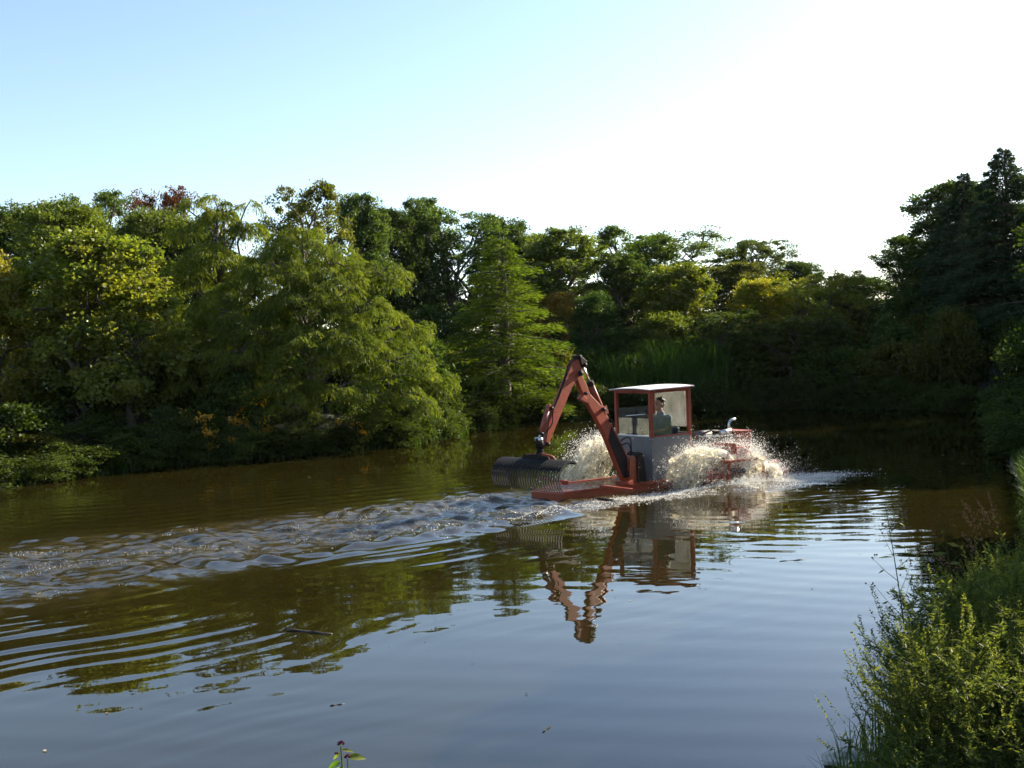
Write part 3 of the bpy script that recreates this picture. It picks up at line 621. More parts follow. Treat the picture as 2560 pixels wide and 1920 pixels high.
b_.ball(HD+Vector((0.040, 0, 0.056))-PO, (0.094, 0.083, 0.088), 16, 12)
cap(b_, HD+Vector((0.075, -0.03, 0.0)), HD+Vector((0.08, 0.03, -0.06)), 0.05, 0.035)
for k in range(26):
    a = k*2.4; h = 0.2+0.8*((k*0.618) % 1); b_.ball(HD+Vector((0.052+0.085*math.cos(a)*math.sqrt(1-h*h*0.8), 0.072*math.sin(a)*math.sqrt(1-h*h*0.8), 0.055+0.085*h))-PO, 0.026, 8, 6)
remesh(b_, 'hair', M['hair'], person, 0.009, 2)
b_ = MB()
cap(b_, (3.02, 0.53, 0.70), (3.01, 0.53, 0.88), 0.172, 0.158); cap(b_, (3.01, 0.53, 0.92), (2.965, 0.53, 1.22), 0.160, 0.175)
cap(b_, (2.975, 0.37, 1.275), (2.96, 0.69, 1.275), 0.096, 0.096); cap(b_, (2.965, 0.53, 1.30), (2.955, 0.53, 1.385), 0.10, 0.082)
for SH, EL in ((SHL, ELL), (SHR, ELR)):
    cap(b_, SH, Vector(SH).lerp(Vector(EL), 0.62), 0.075, 0.068)
remesh(b_, 'tee_shirt', M['shirt'], person, 0.010, 3)
b_ = MB()
for side, kn in ((-1, KNL), (1, KNR)):
    cap(b_, (3.03, 0.53+side*0.10, 0.675), Vector((3.02, 0.53+side*0.10, 0.66)).lerp(Vector(kn), 0.85), 0.098, 0.080)
cap(b_, (3.03, 0.45, 0.68), (3.03, 0.61, 0.68), 0.12, 0.12)
remesh(b_, 'shorts', M['shorts'], person, 0.012, 3)
for kn in (KNL, KNR):
    b_ = MB(); cap(b_, (2.66, kn[1], 0.262), (2.50, kn[1], 0.243), 0.050, 0.042); cap(b_, (2.66, kn[1], 0.26), (2.66, kn[1], 0.36), 0.048, 0.046)
    remesh(b_, 'boot', M['boot'], person, 0.012, 2)

# ------------------------------------------------------------------ thrown water
OCT_V = np.array([(1, 0, 0), (-1, 0, 0), (0, 1, 0), (0, -1, 0), (0, 0, 1), (0, 0, -1)], float)
OCT_F = np.array([(0, 2, 4), (2, 1, 4), (1, 3, 4), (3, 0, 4), (2, 0, 5), (1, 2, 5), (3, 1, 5), (0, 3, 5)])
def drops(name, P, r, mat, stretch=None, flat=None, parent=None):
    n = len(P); V = OCT_V[None]*r[:, None, None]
    if flat is not None: V = V*np.array([1, 1, flat])[None, None]
    if stretch is not None:
        sp = np.linalg.norm(stretch, axis=1, keepdims=True)+1e-6; d = stretch/sp
        V = V+(V@d[:, :, None])*d[:, None, :]*2.2
    V = (V+P[:, None, :]).reshape(-1, 3); F = (OCT_F[None]+(np.arange(n)*6)[:, None, None]).reshape(-1, 3)
    return link(name, np_mesh(name, V, F, True), mat, parent)
def to_world(P): return np.stack([S0[0]+U[0]*P[:, 0]+NP[0]*P[:, 1], S0[1]+U[1]*P[:, 0]+NP[1]*P[:, 1], P[:, 2]], 1)
def stream(rng, n, l0, l1, t0, z0, vx, vz, spread, T, drift=0.0):
    tau = T*rng.random(n)**0.8; l = l0+(l1-l0)*rng.random(n)
    vx_ = vx*(1+0.20*rng.standard_normal(n)); vz_ = vz*(1+0.16*rng.standard_normal(n))
    P = np.stack([t0-vx_*tau, l+drift*tau, z0+vz_*tau-4.9*tau**2], 1)
    P += rng.standard_normal((n, 3))*spread*(0.4+tau[:, None]*2.0)
    return P, np.stack([-vx_, 0*tau, vz_-9.8*tau], 1)
def sheet(rng, seed, l0, l1, t0, z0, vx, vz, T, nl=64, ntau=96, hole=0.18):
    tau = np.linspace(0.02, T, ntau); l = np.linspace(l0, l1, nl); TT, LL = np.meshgrid(tau, l)
    nz = vn(LL*9, TT*16, seed)*0.6+vn(LL*22, TT*36, seed+1)*0.4
    sp = 1+0.22*vn(LL*5, TT*3, seed+2)+0.10*nz
    X = t0-vx*sp*TT; Z = z0+vz*(1+0.20*vn(LL*6+3, TT*2, seed+3))*TT-4.9*TT**2+0.06*nz+0.035*vn(LL*45, TT*70, seed+6)
    Y = LL+0.10*nz+0.06*vn(LL*14, TT*20, seed+5)+0.03*vn(LL*50, TT*60, seed+7)
    P = np.stack([X.ravel(), Y.ravel(), Z.ravel()], 1)
    i = (np.arange(nl-1)[:, None]*ntau+np.arange(ntau-1)[None]).ravel(); F = np.stack([i, i+1, i+ntau+1, i+ntau], 1)
    hm = (vn(LL*16+5, TT*28, seed+9)*0.6+vn(LL*34, TT*50, seed+10)*0.4).ravel(); edge = np.minimum(LL-l0, l1-LL).ravel()/(l1-l0)
    keep = (hm[F].mean(1) > -0.62+hole+np.clip(0.14-edge[F].mean(1), 0, 1)*4) & (P[F][:, :, 2].mean(1) > -0.02)
    return P, F[keep]
rng = np.random.default_rng(5)
def throw(nm, lab, jets):
    l0, l1, t0 = jets[0][:3]; sp_ = empty(nm, boat_w(t0, (l0+l1)/2, 0)); tag(sp_, lab, 'splash', kind='stuff')
    VV = []; FF = []; DP = []; DV = []; o = 0
    for l0, l1, t0, z0, vx, vz, T, sd_, nA, nB in jets:
        for k in range(5):
            P, F = sheet(rng, sd_+k*20, l0+0.03*k, l1-0.02*k, t0-0.03*k, z0-0.03*k, vx*(1.06-0.11*k), vz*(1.04-0.09*k), T, hole=0.14+0.08*k)
            VV.append(to_world(P)); FF.append(F+o); o += len(P)
        for n, sprd, f1, f2, ex_ in ((nA, 0.03, 1.0, 1.0, 0.0), (nB, 0.075, 0.85, 1.06, 0.05)):
            P, V_ = stream(rng, n, l0-ex_, l1+ex_, t0+ex_*2, z0, vx*f1, vz*f2, sprd, T*1.03); DP.append(P); DV.append(V_)
    so = link('water_sheet', np_mesh('water_sheet', np.concatenate(VV), np.concatenate(FF), True), M['spray'], sp_)
    P = np.concatenate(DP); Vv = np.concatenate(DV); ok = P[:, 2] > 0.0; P = P[ok]; Vv = Vv[ok]
    do = drops('droplets', to_world(P), 0.0018+0.0050*rng.random(len(P))**4, M['drops'], to_world(Vv)-to_world(Vv*0))
    for c in (so, do):
        c['kind'] = 'stuff'; c.parent = sp_; c.matrix_parent_inverse = Matrix.Translation(sp_.location).inverted()
throw('splash', 'sunlit muddy water thrown up by the near paddle wheel, right of the cab', [(-0.84, -0.10, 3.62, 0.42, 2.1, 2.2, 0.56, 100, 14000, 3000), (-0.95, -0.15, 4.42, 0.20, 1.15, 2.75, 0.58, 300, 13000, 2500), (-1.0, -0.3, 4.75, 0.05, 0.55, 1.9, 0.38, 500, 7000, 1500)])
throw('splash', 'muddy water arching behind the boom from the far paddle wheel', [(1.20, 1.90, 3.05, 0.55, 2.5, 2.45, 0.68, 200, 13000, 1600)])
# fine spray hanging over the near wheel and foam boiling round it
n = 8000; a = rng.random(n)*2*math.pi; rr = 0.25+0.46*rng.random(n)**2.0
P = np.stack([3.95+rr*np.cos(a)*1.15+0.25*rng.standard_normal(n), -0.46+0.42*rng.standard_normal(n), 0.26+np.abs(rr*np.sin(a))*0.95+0.06*rng.standard_normal(n)], 1)
P2 = np.stack([4.6+0.55*rng.standard_normal(6000), -0.55+0.35*rng.standard_normal(6000), np.abs(0.20*rng.standard_normal(6000))], 1)
P3 = np.stack([2.9+0.7*rng.standard_normal(500), -0.5+0.5*rng.standard_normal(500), 0.2+np.abs(0.40*rng.standard_normal(500))], 1)
P = np.concatenate([P, P2, P3]); P = P[P[:, 2] > 0.02]
tag(drops('spray', to_world(P), 0.0020+0.0062*rng.random(len(P))**5, M['drops']), 'fine glittering spray hanging above the near paddle wheel', 'spray', kind='stuff')
# flecks of foam and bubbles drifting in the churned wake
n = 30000; tq = -14*rng.random(n)**1.3+0.2; lq = 0.45+(2.6*rng.random(n)-1.45)*(1.1-tq*0.05)
fw = to_world(np.stack([tq, lq, 0*tq], 1)); dens = vn(fw[:, 0]*1.1, fw[:, 1]*2.2, 91)*0.6+vn(fw[:, 0]*3.1, fw[:, 1]*6.0, 92)*0.5
fw = fw[(dens > 0.34) & (band(fw[:, 0], fw[:, 1])[4] > 0.4)]; fw[:, 2] = water_z(fw[:, 0], fw[:, 1])+0.003
tag(drops('foam_flecks', fw, 0.002+0.005*rng.random(len(fw))**3, M['foam'], None, 0.6), 'glinting foam flecks scattered over the churned wake behind the boat', 'foam', kind='stuff')
def foam_at(n, ct, cl, st_, sl): return np.stack([ct+st_*rng.standard_normal(n), cl+sl*rng.standard_normal(n)], 1)
Q = np.concatenate([foam_at(11000, 3.2, -1.08, 0.75, 0.20), foam_at(15000, 4.5, -1.12, 0.75, 0.30), foam_at(5000, 5.4, -1.05, 0.6, 0.36), foam_at(3200, 1.6, -0.80, 0.7, 0.22), foam_at(1100, -1.15, -1.12, 0.34, 0.14), foam_at(1500, 3.3, 2.0, 1.0, 0.35),
                    foam_at(1400, 0.5, -0.8, 0.5, 0.22), foam_at(350, -2.6, -1.2, 0.8, 0.25)])
Wq = to_world(np.concatenate([Q, np.zeros((len(Q), 1))], 1)); Wq[:, 2] = water_z(Wq[:, 0], Wq[:, 1])+0.004
pk = vn(Q[:, 0]*2.3, Q[:, 1]*3.5, 95)*0.6+vn(Q[:, 0]*6, Q[:, 1]*9, 96)*0.5+0.35*rng.standard_normal(len(Q)) > -0.12; Q = Q[pk]; Wq = Wq[pk]
hgt = np.exp(-((Q[:, 0]-3.9)/1.3)**2-((Q[:, 1]+1.0)/0.35)**2); Wq[:, 2] += hgt*(0.10+0.22*np.clip(vn(Q[:, 0]*5, Q[:, 1]*5, 97), 0, 1))*rng.random(len(Q))**2.2*1.6
tag(drops('foam', Wq, 0.0035+0.012*rng.random(len(Q))**4, M['foam'], None, 0.55), 'white foam boiling on the water alongside the boat', 'foam', kind='stuff')

# ------------------------------------------------------------------ vegetation: prototypes
def unit(v): return v/(np.linalg.norm(v, axis=1, keepdims=True)+1e-9)
def leaf_quads(P, A, L, W_, rng, fold=0.25):
    """diamond leaves at P along axis A"""
    n = len(P); B = unit(np.cross(A, rng.standard_normal((n, 3)))); C_ = np.cross(A, B)
    L = L[:, None]; W_ = W_[:, None]
    V = np.stack([P, P+A*L*0.45+B*W_*0.5+C_*W_*fold, P+A*L, P+A*L*0.45-B*W_*0.5+C_*W_*fold], 1).reshape(-1, 3)
    return V, np.arange(4*n).reshape(n, 4)
def limb(mb, a, b, ra, rb, rng, n=5, k=4, wob=0.06):
    a = np.array(a, float); b = np.array(b, float); L = np.linalg.norm(b-a)
    pts = [a+(b-a)*i/k+(rng.standard_normal(3)*wob*L if 0 < i < k else 0)+np.array([0, 0, 0.10*L*math.sin(math.pi*i/k)]) for i in range(k+1)]
    mb.tube(pts, [ra+(rb-ra)*i/k for i in range(k+1)], n, False)
    return pts
class Proto:
    def __init__(s, trunk, crown, lm, H, R): s.trunk = trunk; s.crown = crown; s.lm = lm; s.H = H; s.R = R
def broadleaf(seed, H, R, base, nl, nc, lpc, leaf, lm, prof, csig=0.34, trunks=1, droop=0.2, aspect=0.55, flat=0.6):
    rng = np.random.default_rng(seed); lob = []; mb = MB()
    for i in range(nl):
        h = (i+0.5)/nl; h = base+(0.97-base)*h**0.8; pr = prof((h-base)/(1-base))
        ang = i*2.399+rng.random()*0.7; r = R*pr*(0.35+0.35*rng.random())
        lob.append((r*math.cos(ang), r*math.sin(ang), H*h-0.25*R*pr*0.5, R*(0.28+0.18*rng.random())*(0.55+0.5*pr)))
    lob = np.array(lob); lob[:, 2] = np.minimum(lob[:, 2], H-lob[:, 3]*0.85)
    tops = []
    for k in range(trunks):
        ang = 2*math.pi*k/trunks+rng.random(); sp = 0.0 if trunks == 1 else 0.10*R
        p0 = (sp*math.cos(ang), sp*math.sin(ang), -0.4); p1 = (sp*4*math.cos(ang), sp*4*math.sin(ang), H*(base+0.18))
        limb(mb, p0, p1, 0.028*H/trunks**0.5, 0.014*H/trunks**0.5, rng, 7, 5, 0.03); tops.append(np.array(p1))
    for c in lob:
        tp = tops[int(rng.integers(len(tops)))]; st_ = tp*(0.65+0.3*rng.random()); limb(mb, st_, c[:3], 0.010*H, 0.004*H, rng)
    CP = []; CR = []
    while len(CP) < nc:
        i = int(rng.integers(nl)); c = lob[i]; d = rng.standard_normal(3); d /= np.linalg.norm(d)
        if d[2] < -0.45: continue
        p = c[:3]+d*c[3]*np.array([1, 1, 0.85])*(0.66+0.58*rng.random()**1.5)
        if (np.linalg.norm(lob[:, :3]-p, axis=1) < lob[:, 3]*0.55).any(): continue
        if p[2] > H: continue
        CP.append(p); CR.append(csig*(0.45+0.95*rng.random()))
        if len(CP) % 6 == 0: limb(mb, c[:3], p, 0.0035*H, 0.0012*H, rng, 4, 3)
    CP = np.array(CP); CR = np.array(CR)
    idx = np.repeat(np.arange(nc), lpc); n = len(idx)
    off = np.clip(rng.standard_normal((n, 3)), -1.7, 1.7)*CR[idx][:, None]*np.array([1, 1, flat]); P = CP[idx]+off
    ctr = np.array([0, 0, H*(base+1)/2]); A = unit(unit(P-ctr)*0.7+rng.standard_normal((n, 3))*0.8+np.array([0, 0, -droop]))
    L = leaf*(0.65+0.7*rng.random(n)); V, F = leaf_quads(P, A, L, L*aspect*(0.8+0.4*rng.random(n)), rng)
    cr = rng.random(nc); rnd = np.clip(0.55*cr[idx]+0.45*rng.random(n), 0, 1)
    return Proto(mb.mesh('trunk', True), np_mesh('crown', V, F, False, {'rnd': np.repeat(rnd, 4)}), lm, H, R)
def tiered(seed, H, R, nb, per, lm, prof, rise, droop, strip, width, hang, base=0.08, lat=0.32, clumpy=0.0):
    """conifer-like tree: boughs in tiers carrying feathery sprays"""
    rng = np.random.default_rng(seed); mb = MB(); limb(mb, (0, 0, -0.4), (0.04*R, 0, H*0.98), 0.024*H, 0.003*H, rng, 8, 8, 0.004)
    PP = []; AA = []; RR = []; SZ = []
    for i in range(nb):
        f = (i+0.5)/nb; f = base+(0.985-base)*f**0.92; z0 = H*f; ang = i*2.39996+rng.random()*0.9
        Lb = R*prof(f)*(0.70+0.42*rng.random())+0.05; d = np.array([math.cos(ang), math.sin(ang), 0.0]); q = np.array([-d[1], d[0], 0])
        rs = rise*(0.6+0.8*rng.random()); dr = droop*(0.6+0.8*rng.random())
        def pos(s): return np.array([0, 0, z0])+d*Lb*s[:, None]+np.array([0, 0, 1.0])*(Lb*(rs*s-dr*s*s))[:, None]
        s = np.linspace(0.02, 0.97, 6); pts = pos(s); mb.tube(pts, [max(0.006, 0.010*H*(1-x)*prof(f)+0.006) for x in s], 4, False)
        m = int(per*(0.12+0.88*prof(f)))
        s = 0.18+0.84*rng.random(m)**0.75
        if clumpy: s = s+0.035*np.sin(s*clumpy*6.28)
        side = rng.standard_normal(m)*lat*Lb*(0.25+0.75*np.sin(np.clip(s, 0, 1)*2.6))*(0.6+0.4/max(Lb, 0.4)*0.5)
        side = np.clip(side, -1.1, 1.1); P = pos(s)+q*side[:, None]
        P[:, 2] += -0.35*np.abs(side)-hang*rng.random(m)*(0.3+0.7*s)+0.05*rng.standard_normal(m)
        A = d*(0.55+0.3*s)[:, None]+q*(np.sign(side)*0.55)[:, None]+np.array([0, 0, -1.0])*(0.25+0.9*hang)+rng.standard_normal((m, 3))*0.42
        SZ.append(np.full(m, min(1.0, 0.4+1.3*prof(f)))); PP.append(P); AA.append(unit(A)); RR.append(np.clip(0.5*rng.random()+0.5*rng.random(m)+0.25*(s-0.6), 0, 1))
    P = np.concatenate(PP); A = np.concatenate(AA); rnd = np.concatenate(RR); n = len(P)
    sz = np.concatenate(SZ); V, F = leaf_quads(P, A, sz*strip*(0.6+0.8*rng.random(n)), width*(0.7+0.6*rng.random(n)), rng, 0.15)
    return Proto(mb.mesh('trunk', True), np_mesh('crown', V, F, False, {'rnd': np.repeat(rnd, 4)}), lm, H, R)
def weeping(seed, H, R, lobes, nc, per, lm, strip=0.17, width=0.034, drop=0.55, reach=0.55):
    """feathery cypress: overlapping lobes clad with drooping fans of needle sprays; lobes = (x, y, z, r) in units of R and H"""
    rng = np.random.default_rng(seed); lob = np.array([(a*R*1.04, b*R, c*H, d*R*0.80) for a, b, c, d in lobes]); mb = MB(); nl = len(lob)
    top = lob[np.argmax(lob[:, 2])]; limb(mb, (0, 0, -0.4), (top[0]*0.7, top[1]*0.7, H*0.86), 0.030*H, 0.003*H, rng, 8, 8, 0.01)
    for c in lob: limb(mb, (0, 0, max(0.3, c[2]*0.62)), c[:3], 0.007*H, 0.002*H, rng, 5, 5, 0.04)
    wts = lob[:, 3]**1.5; wts /= wts.sum(); PP = []; AA = []; RR = []; k = 0
    while k < nc:
        c = lob[rng.choice(nl, p=wts)]; d = rng.standard_normal(3); d /= np.linalg.norm(d)
        if d[2] < -0.55: continue
        p = c[:3]+d*c[3]*np.array([1, 1, 0.8])*(0.70+0.34*rng.random())
        if (np.linalg.norm((lob[:, :3]-p)/np.array([1, 1, 0.8]), axis=1) < lob[:, 3]*0.62).any() or p[2] < 0.15: continue
        k += 1; o = np.array([d[0]+0.8*p[0]/R, d[1]+0.8*p[1]/R, 0.0])+0.25*np.array([rng.standard_normal(), rng.standard_normal(), 0]); o /= np.linalg.norm(o)+1e-6; q = np.array([-o[1], o[0], 0])
        m = int(per*(0.6+0.8*rng.random())); s = rng.random(m)**0.8; lt = rng.standard_normal(m)*0.19*(0.5+0.6*np.sin(s*2.7)); rc = reach*(0.6+0.8*rng.random()); dp = drop*(0.5+rng.random())
        P = p+o*(rc*s)[:, None]+q*lt[:, None]; P[:, 2] += 0.10*s-dp*s*s-0.5*np.abs(lt)-0.22*rng.random(m)**2*(0.3+s)
        A = o*(0.6*(1-s*0.6))[:, None]+q*(np.sign(lt)*0.30)[:, None]+np.array([0, 0, -1.0])*(0.35+0.9*s)[:, None]+rng.standard_normal((m, 3))*0.30
        PP.append(P); AA.append(unit(A)); RR.append(np.clip(0.55*rng.random()+0.35*rng.random(m)+0.25*(s-0.3), 0, 1))
        if k % 4 == 0: limb(mb, c[:3], p, 0.004*H, 0.0012*H, rng, 4, 3)
    P = np.concatenate(PP); A = np.concatenate(AA); n = len(P); V, F = leaf_quads(P, A, strip*(0.6+0.8*rng.random(n)), width*(0.7+0.6*rng.random(n)), rng, 0.15)
    return Proto(mb.mesh('trunk', True), np_mesh('crown', V, F, False, {'rnd': np.repeat(np.concatenate(RR), 4)}), lm, H, R)
ov = lambda h: math.sqrt(max(0.05, 1-(2*h-0.85)**2*0.8))
um = lambda h: 0.45+0.65*math.sin(min(1, h*1.05+0.12)*2.2)
co = lambda h: max(0.12, 1-0.75*h)
PR = {
    'oak': [broadleaf(11, 8, 2.3, 0.20, 24, 430, 85, 0.135, 'l_tree', ov, 0.19), broadleaf(12, 8, 2.3, 0.22, 20, 400, 85, 0.135, 'l_tree', ov, 0.20)],
    'open': [broadleaf(21, 8, 2.3, 0.28, 20, 260, 85, 0.125, 'l_tree', um, 0.18, trunks=3), broadleaf(22, 8, 2.3, 0.26, 18, 230, 90, 0.125, 'l_tree', um, 0.19, trunks=2)],
    'round': [broadleaf(31, 8, 2.3, 0.12, 24, 460, 85, 0.125, 'l_tree', ov, 0.20)],
    'maple': [broadleaf(41, 7, 2.5, 0.12, 22, 400, 95, 0.125, 'l_maple', ov, 0.20, trunks=2, droop=0.55, aspect=0.7, flat=0.75), broadleaf(42, 7, 2.5, 0.14, 20, 340, 95, 0.125, 'l_maple', ov, 0.21, trunks=2, droop=0.55, aspect=0.7, flat=0.75)],
    'cypA': [weeping(51, 8, 4.6, [(0.0, 0.0, .80, .30), (-.18, -.05, .74, .30), (.20, -.10, .72, .28), (.52, .05, .68, .22), (-.42, 0, .60, .28), (.05, -.30, .55, .34), (.40, -.20, .50, .30), (-.30, -.30, .44, .34), (.62, 0, .42, .26), (-.68, -.05, .40, .26), (.10, -.45, .34, .34),
              (.62, -.25, .28, .28), (-.55, -.35, .26, .32), (.86, -.05, .18, .18), (.70, -.35, .12, .22), (.30, -.50, .17, .26), (-.85, -.1, .22, .2), (-.1, -.55, .16, .28), (0, .45, .5, .4), (.4, .4, .35, .35), (-.4, .4, .35, .35), (0, 0, .45, .45), (-.1, -.28, .68, .26), (.25, -.3, .62, .26), (-.45, -.25, .52, .26), (.35, -.42, .36, .26), (-.35, -.5, .34, .24)], 1050, 135, 'l_cyp', strip=0.14, width=0.03, drop=0.24, reach=0.40)],
    'cypB': [weeping(52, 8, 2.2, [(0, 0, .86, .22), (-.45, 0, .80, .26), (.42, .1, .80, .24), (-.05, -.2, .66, .42), (.55, -.1, .60, .4), (-.55, -.1, .58, .42), (0, 0, .4, .7), (.5, 0, .25, .5), (-.5, 0, .25, .5), (.1, 0, .93, .10), (-.42, 0, .93, .09), (.45, .1, .92, .08), (-.1, .1, .95, .08)], 330, 110, 'l_cyp', drop=0.30, reach=0.40)],
    'cypC': [tiered(53, 7.5, 2.3, 78, 640, 'l_cyp', lambda f: max(0.02, 1-f)**0.66*(0.82+0.20*math.sin(f*34)), 0.36, 0.40, 0.16, 0.030, 0.16, 0.06, 0.36)],
    'fir': [tiered(54, 10, 3.0, 120, 760, 'l_fir', lambda f: max(0.0, 1-f**1.6)**0.85*(0.72+0.42*abs(math.sin(f*21))), 0.20, 0.20, 0.20, 0.05, 0.07, 0.10, 0.34)],
    'shrub': [broadleaf(61, 2.0, 1.2, 0.02, 9, 70, 75, 0.12, 'l_shrub', ov, 0.20, trunks=4, aspect=0.6), broadleaf(62, 2.0, 1.2, 0.02, 8, 60, 85, 0.10, 'l_shrub', ov, 0.21, trunks=4),
              broadleaf(63, 2.0, 1.2, 0.02, 10, 80, 70, 0.13, 'l_shrub', co, 0.22, trunks=3, droop=0.6)],
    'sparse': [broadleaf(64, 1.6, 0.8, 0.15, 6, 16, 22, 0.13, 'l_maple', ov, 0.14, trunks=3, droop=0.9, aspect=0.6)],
}
CNT = {}
def plant(name, kind, x, y, H, hw, label, cat, group=None, color=(1, 1, 1), rz=None, sink=0.0, variant=None):
    i = CNT.get(kind, 0); CNT[kind] = i+1; pr = PR[kind][(i if variant is None else variant) % len(PR[kind])]
    z = float(gz(np.array([x]), np.array([y]))[0])-sink
    root = empty(name, (x, y, z), rz if rz is not None else (i*2.17) % 6.28); tag(root, label, cat, group)
    sx = hw/pr.R; root.scale = (sx, sx, H/pr.H)
    link('trunk' if cat == 'tree' else 'stem', pr.trunk, M['bark'], root)
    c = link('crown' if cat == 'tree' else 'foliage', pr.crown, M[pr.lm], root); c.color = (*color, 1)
    return root
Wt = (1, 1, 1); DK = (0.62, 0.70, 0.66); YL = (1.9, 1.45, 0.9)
TREES = [
    ('cypA', -6.45, 32.9, 7.50, 4.35, "large feathery weeping cypress leaning over the water's edge", Wt),
    ('cypB', -10.18, 37.0, 8.99, 2.3, 'bright feathery cypress top showing above the big weeping cypress', (1.25, 1.2, 1)),
    ('maple', -11.78, 30.4, 6.58, 2.75, 'broad yellow-green maple with large leaves left of the big weeping cypress', (1.15, 1.1, 1)),
    ('maple', -14.6, 29.3, 5.98, 1.5, 'yellowing large-leaved tree cut off by the left picture edge', (1.5, 1.1, 0.9)),
    ('round', -18.14, 43.0, 9.53, 2.1, 'rounded light green tree standing behind the maple', (1.45, 1.35, 1.0)),
    ('round', -21.19, 45.0, 9.77, 1.9, 'rounded green tree on the skyline at the left picture edge', (1.0, 1.05, 1)),
    ('open', -22.13, 57.0, 12.37, 1.9, 'dark airy tree on the skyline above the rounded light green tree', (0.8, 0.9, 0.9)),
    ('open', -17.86, 54.0, 11.75, 1.4, 'dark purple-leaved tree on the skyline', (1.25, 0.33, 0.75)),
    ('round', -15.21, 45.0, 9.44, 1.75, 'dome-shaped green tree below the purple-leaved tree', (1.15, 1.1, 1)),
    ('round', -13.63, 46.0, 9.08, 1.6, 'green tree squeezed between the maple and the big weeping cypress', (1.1, 1.1, 1)),
    ('open', -9.36, 49.0, 10.84, 1.85, 'yellowish tree on the skyline just above the big weeping cypress', (1.4, 1.1, 0.9)),
    ('oak', -7.65, 55.0, 11.31, 1.6, 'dark green oak on the skyline just right of the yellowish tree', (0.9, 1, 1)),
    ('oak', -6.25, 58.0, 10.85, 1.6, 'dark bushy oak behind the right shoulder of the big weeping cypress', DK),
    ('oak', -4.98, 60.0, 11.77, 1.6, 'oak with a small raised top, the tallest above the young cypress', (0.9, 1, 1)),
    ('open', -2.72, 61.0, 11.08, 2.5, 'wide tree on the skyline with sky showing between its trunks', (0.85, 1, 1)),
    ('oak', -0.24, 63.0, 10.89, 1.9, 'oak on the skyline behind the tip of the young cypress', DK),
    ('cypC', -0.31, 41.0, 7.42, 3.8, 'young pyramid-shaped cypress standing alone on the far bank', (0.80, 0.92, 0.9)),
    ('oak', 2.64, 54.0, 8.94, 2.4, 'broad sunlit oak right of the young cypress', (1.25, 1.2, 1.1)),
    ('oak', 1.56, 64.0, 9.99, 1.9, 'thin-topped oak filling the gap between young cypress and sunlit oak', (0.9, 1, 1)),
    ('open', 7.02, 62.0, 9.90, 2.5, "open-crowned tree with sky holes above the boat's digger arm", (0.95, 1.05, 1)),
    ('open', 10.37, 64.0, 9.86, 3.0, 'umbrella-shaped open tree on the skyline above the cab', (1.0, 1.05, 1)),
    ('oak', 5.85, 53.0, 7.63, 1.8, 'dark oak in front of the open-crowned trees', DK),
    ('maple', 8.18, 50.5, 6.85, 2.0, 'speckled small tree below the umbrella-shaped tree', (0.95, 0.9, 0.9)),
    ('round', 3.86, 47.5, 5.38, 1.15, 'dark vine-covered column of leaves right of the young cypress', (0.55, 0.7, 0.6)),
    ('maple', 2.28, 51.0, 5.56, 1.3, 'small yellow-orange tree below the sunlit oak', (1.9, 0.95, 0.9)),
    ('open', 15.47, 64.0, 9.28, 2.2, 'airy grey-green tree on the skyline, right of the umbrella-shaped one', (0.85, 0.8, 1.1)),
    ('round', 17.42, 62.0, 7.67, 1.5, 'small dark round tree on the skyline near the gap of open sky', (0.45, 0.55, 0.6)),
    ('oak', 12.47, 57.0, 7.23, 2.0, 'brownish green tree left of the airy skyline tree', (1.0, 0.8, 0.8)),
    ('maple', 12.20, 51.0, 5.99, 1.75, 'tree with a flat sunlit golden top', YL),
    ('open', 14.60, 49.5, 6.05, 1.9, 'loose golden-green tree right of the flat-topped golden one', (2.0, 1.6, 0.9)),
    ('round', 20.16, 60.0, 6.5, 2.2, 'low dark tree in the skyline notch beside the right hill', (0.6, 0.75, 0.7)),
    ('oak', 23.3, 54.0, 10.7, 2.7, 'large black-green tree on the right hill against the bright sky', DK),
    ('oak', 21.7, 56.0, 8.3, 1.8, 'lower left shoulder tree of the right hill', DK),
    ('fir', 22.9, 48.0, 11.41, 3.3, 'tall dark fir with layered boughs at the top right', Wt),
    ('fir', 24.3, 45.5, 11.4, 3.2, 'dark fir cut off by the right picture edge', Wt),
    ('fir', 22.6, 51.5, 10.9, 2.8, 'pointed dark fir between the black-green tree and the tall fir', Wt),
    ('open', 9.74, 47.5, 4.34, 1.9, 'dark twisting small-leaved tree behind the cab', (0.8, 0.8, 0.8)),
    ('open', 12.76, 46.8, 3.90, 1.9, 'dark multi-stemmed tree on the far bank right of the cab', (0.9, 0.8, 0.7)),
    ('maple', 7.13, 48.0, 4.28, 1.7, 'shadowed small tree behind the tall reeds', (0.8, 0.85, 0.8)),
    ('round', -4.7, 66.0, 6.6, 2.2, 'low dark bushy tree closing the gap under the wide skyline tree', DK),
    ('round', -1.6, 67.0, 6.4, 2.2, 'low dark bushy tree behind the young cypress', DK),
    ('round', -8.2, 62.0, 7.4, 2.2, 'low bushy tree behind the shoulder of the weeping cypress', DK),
    # the wooded right bank, mostly beyond the picture edge; it shades the near bank
    ('oak', 15.0, 17.0, 8.4, 3.0, 'bank tree beyond the right picture edge nearest the camera', Wt),
    ('oak', 19.8, 30.6, 8.2, 2.6, 'bank tree beyond the right picture edge between the others there', DK),
    ('oak', 20.8, 33.5, 9.0, 3.0, 'bank tree beyond the right picture edge below the firs', DK),
    ('oak', 21.8, 37.5, 9.6, 3.0, 'bank tree at the right picture edge in front of the firs', DK),
    ('oak', 13.0, 12.3, 6.7, 3.1, 'bank tree beyond the right picture edge beside the near weeds', Wt),
    ('round', 17.4, 28.0, 6.6, 3.0, 'bank tree beyond the right picture edge abreast of the boat', Wt),
]
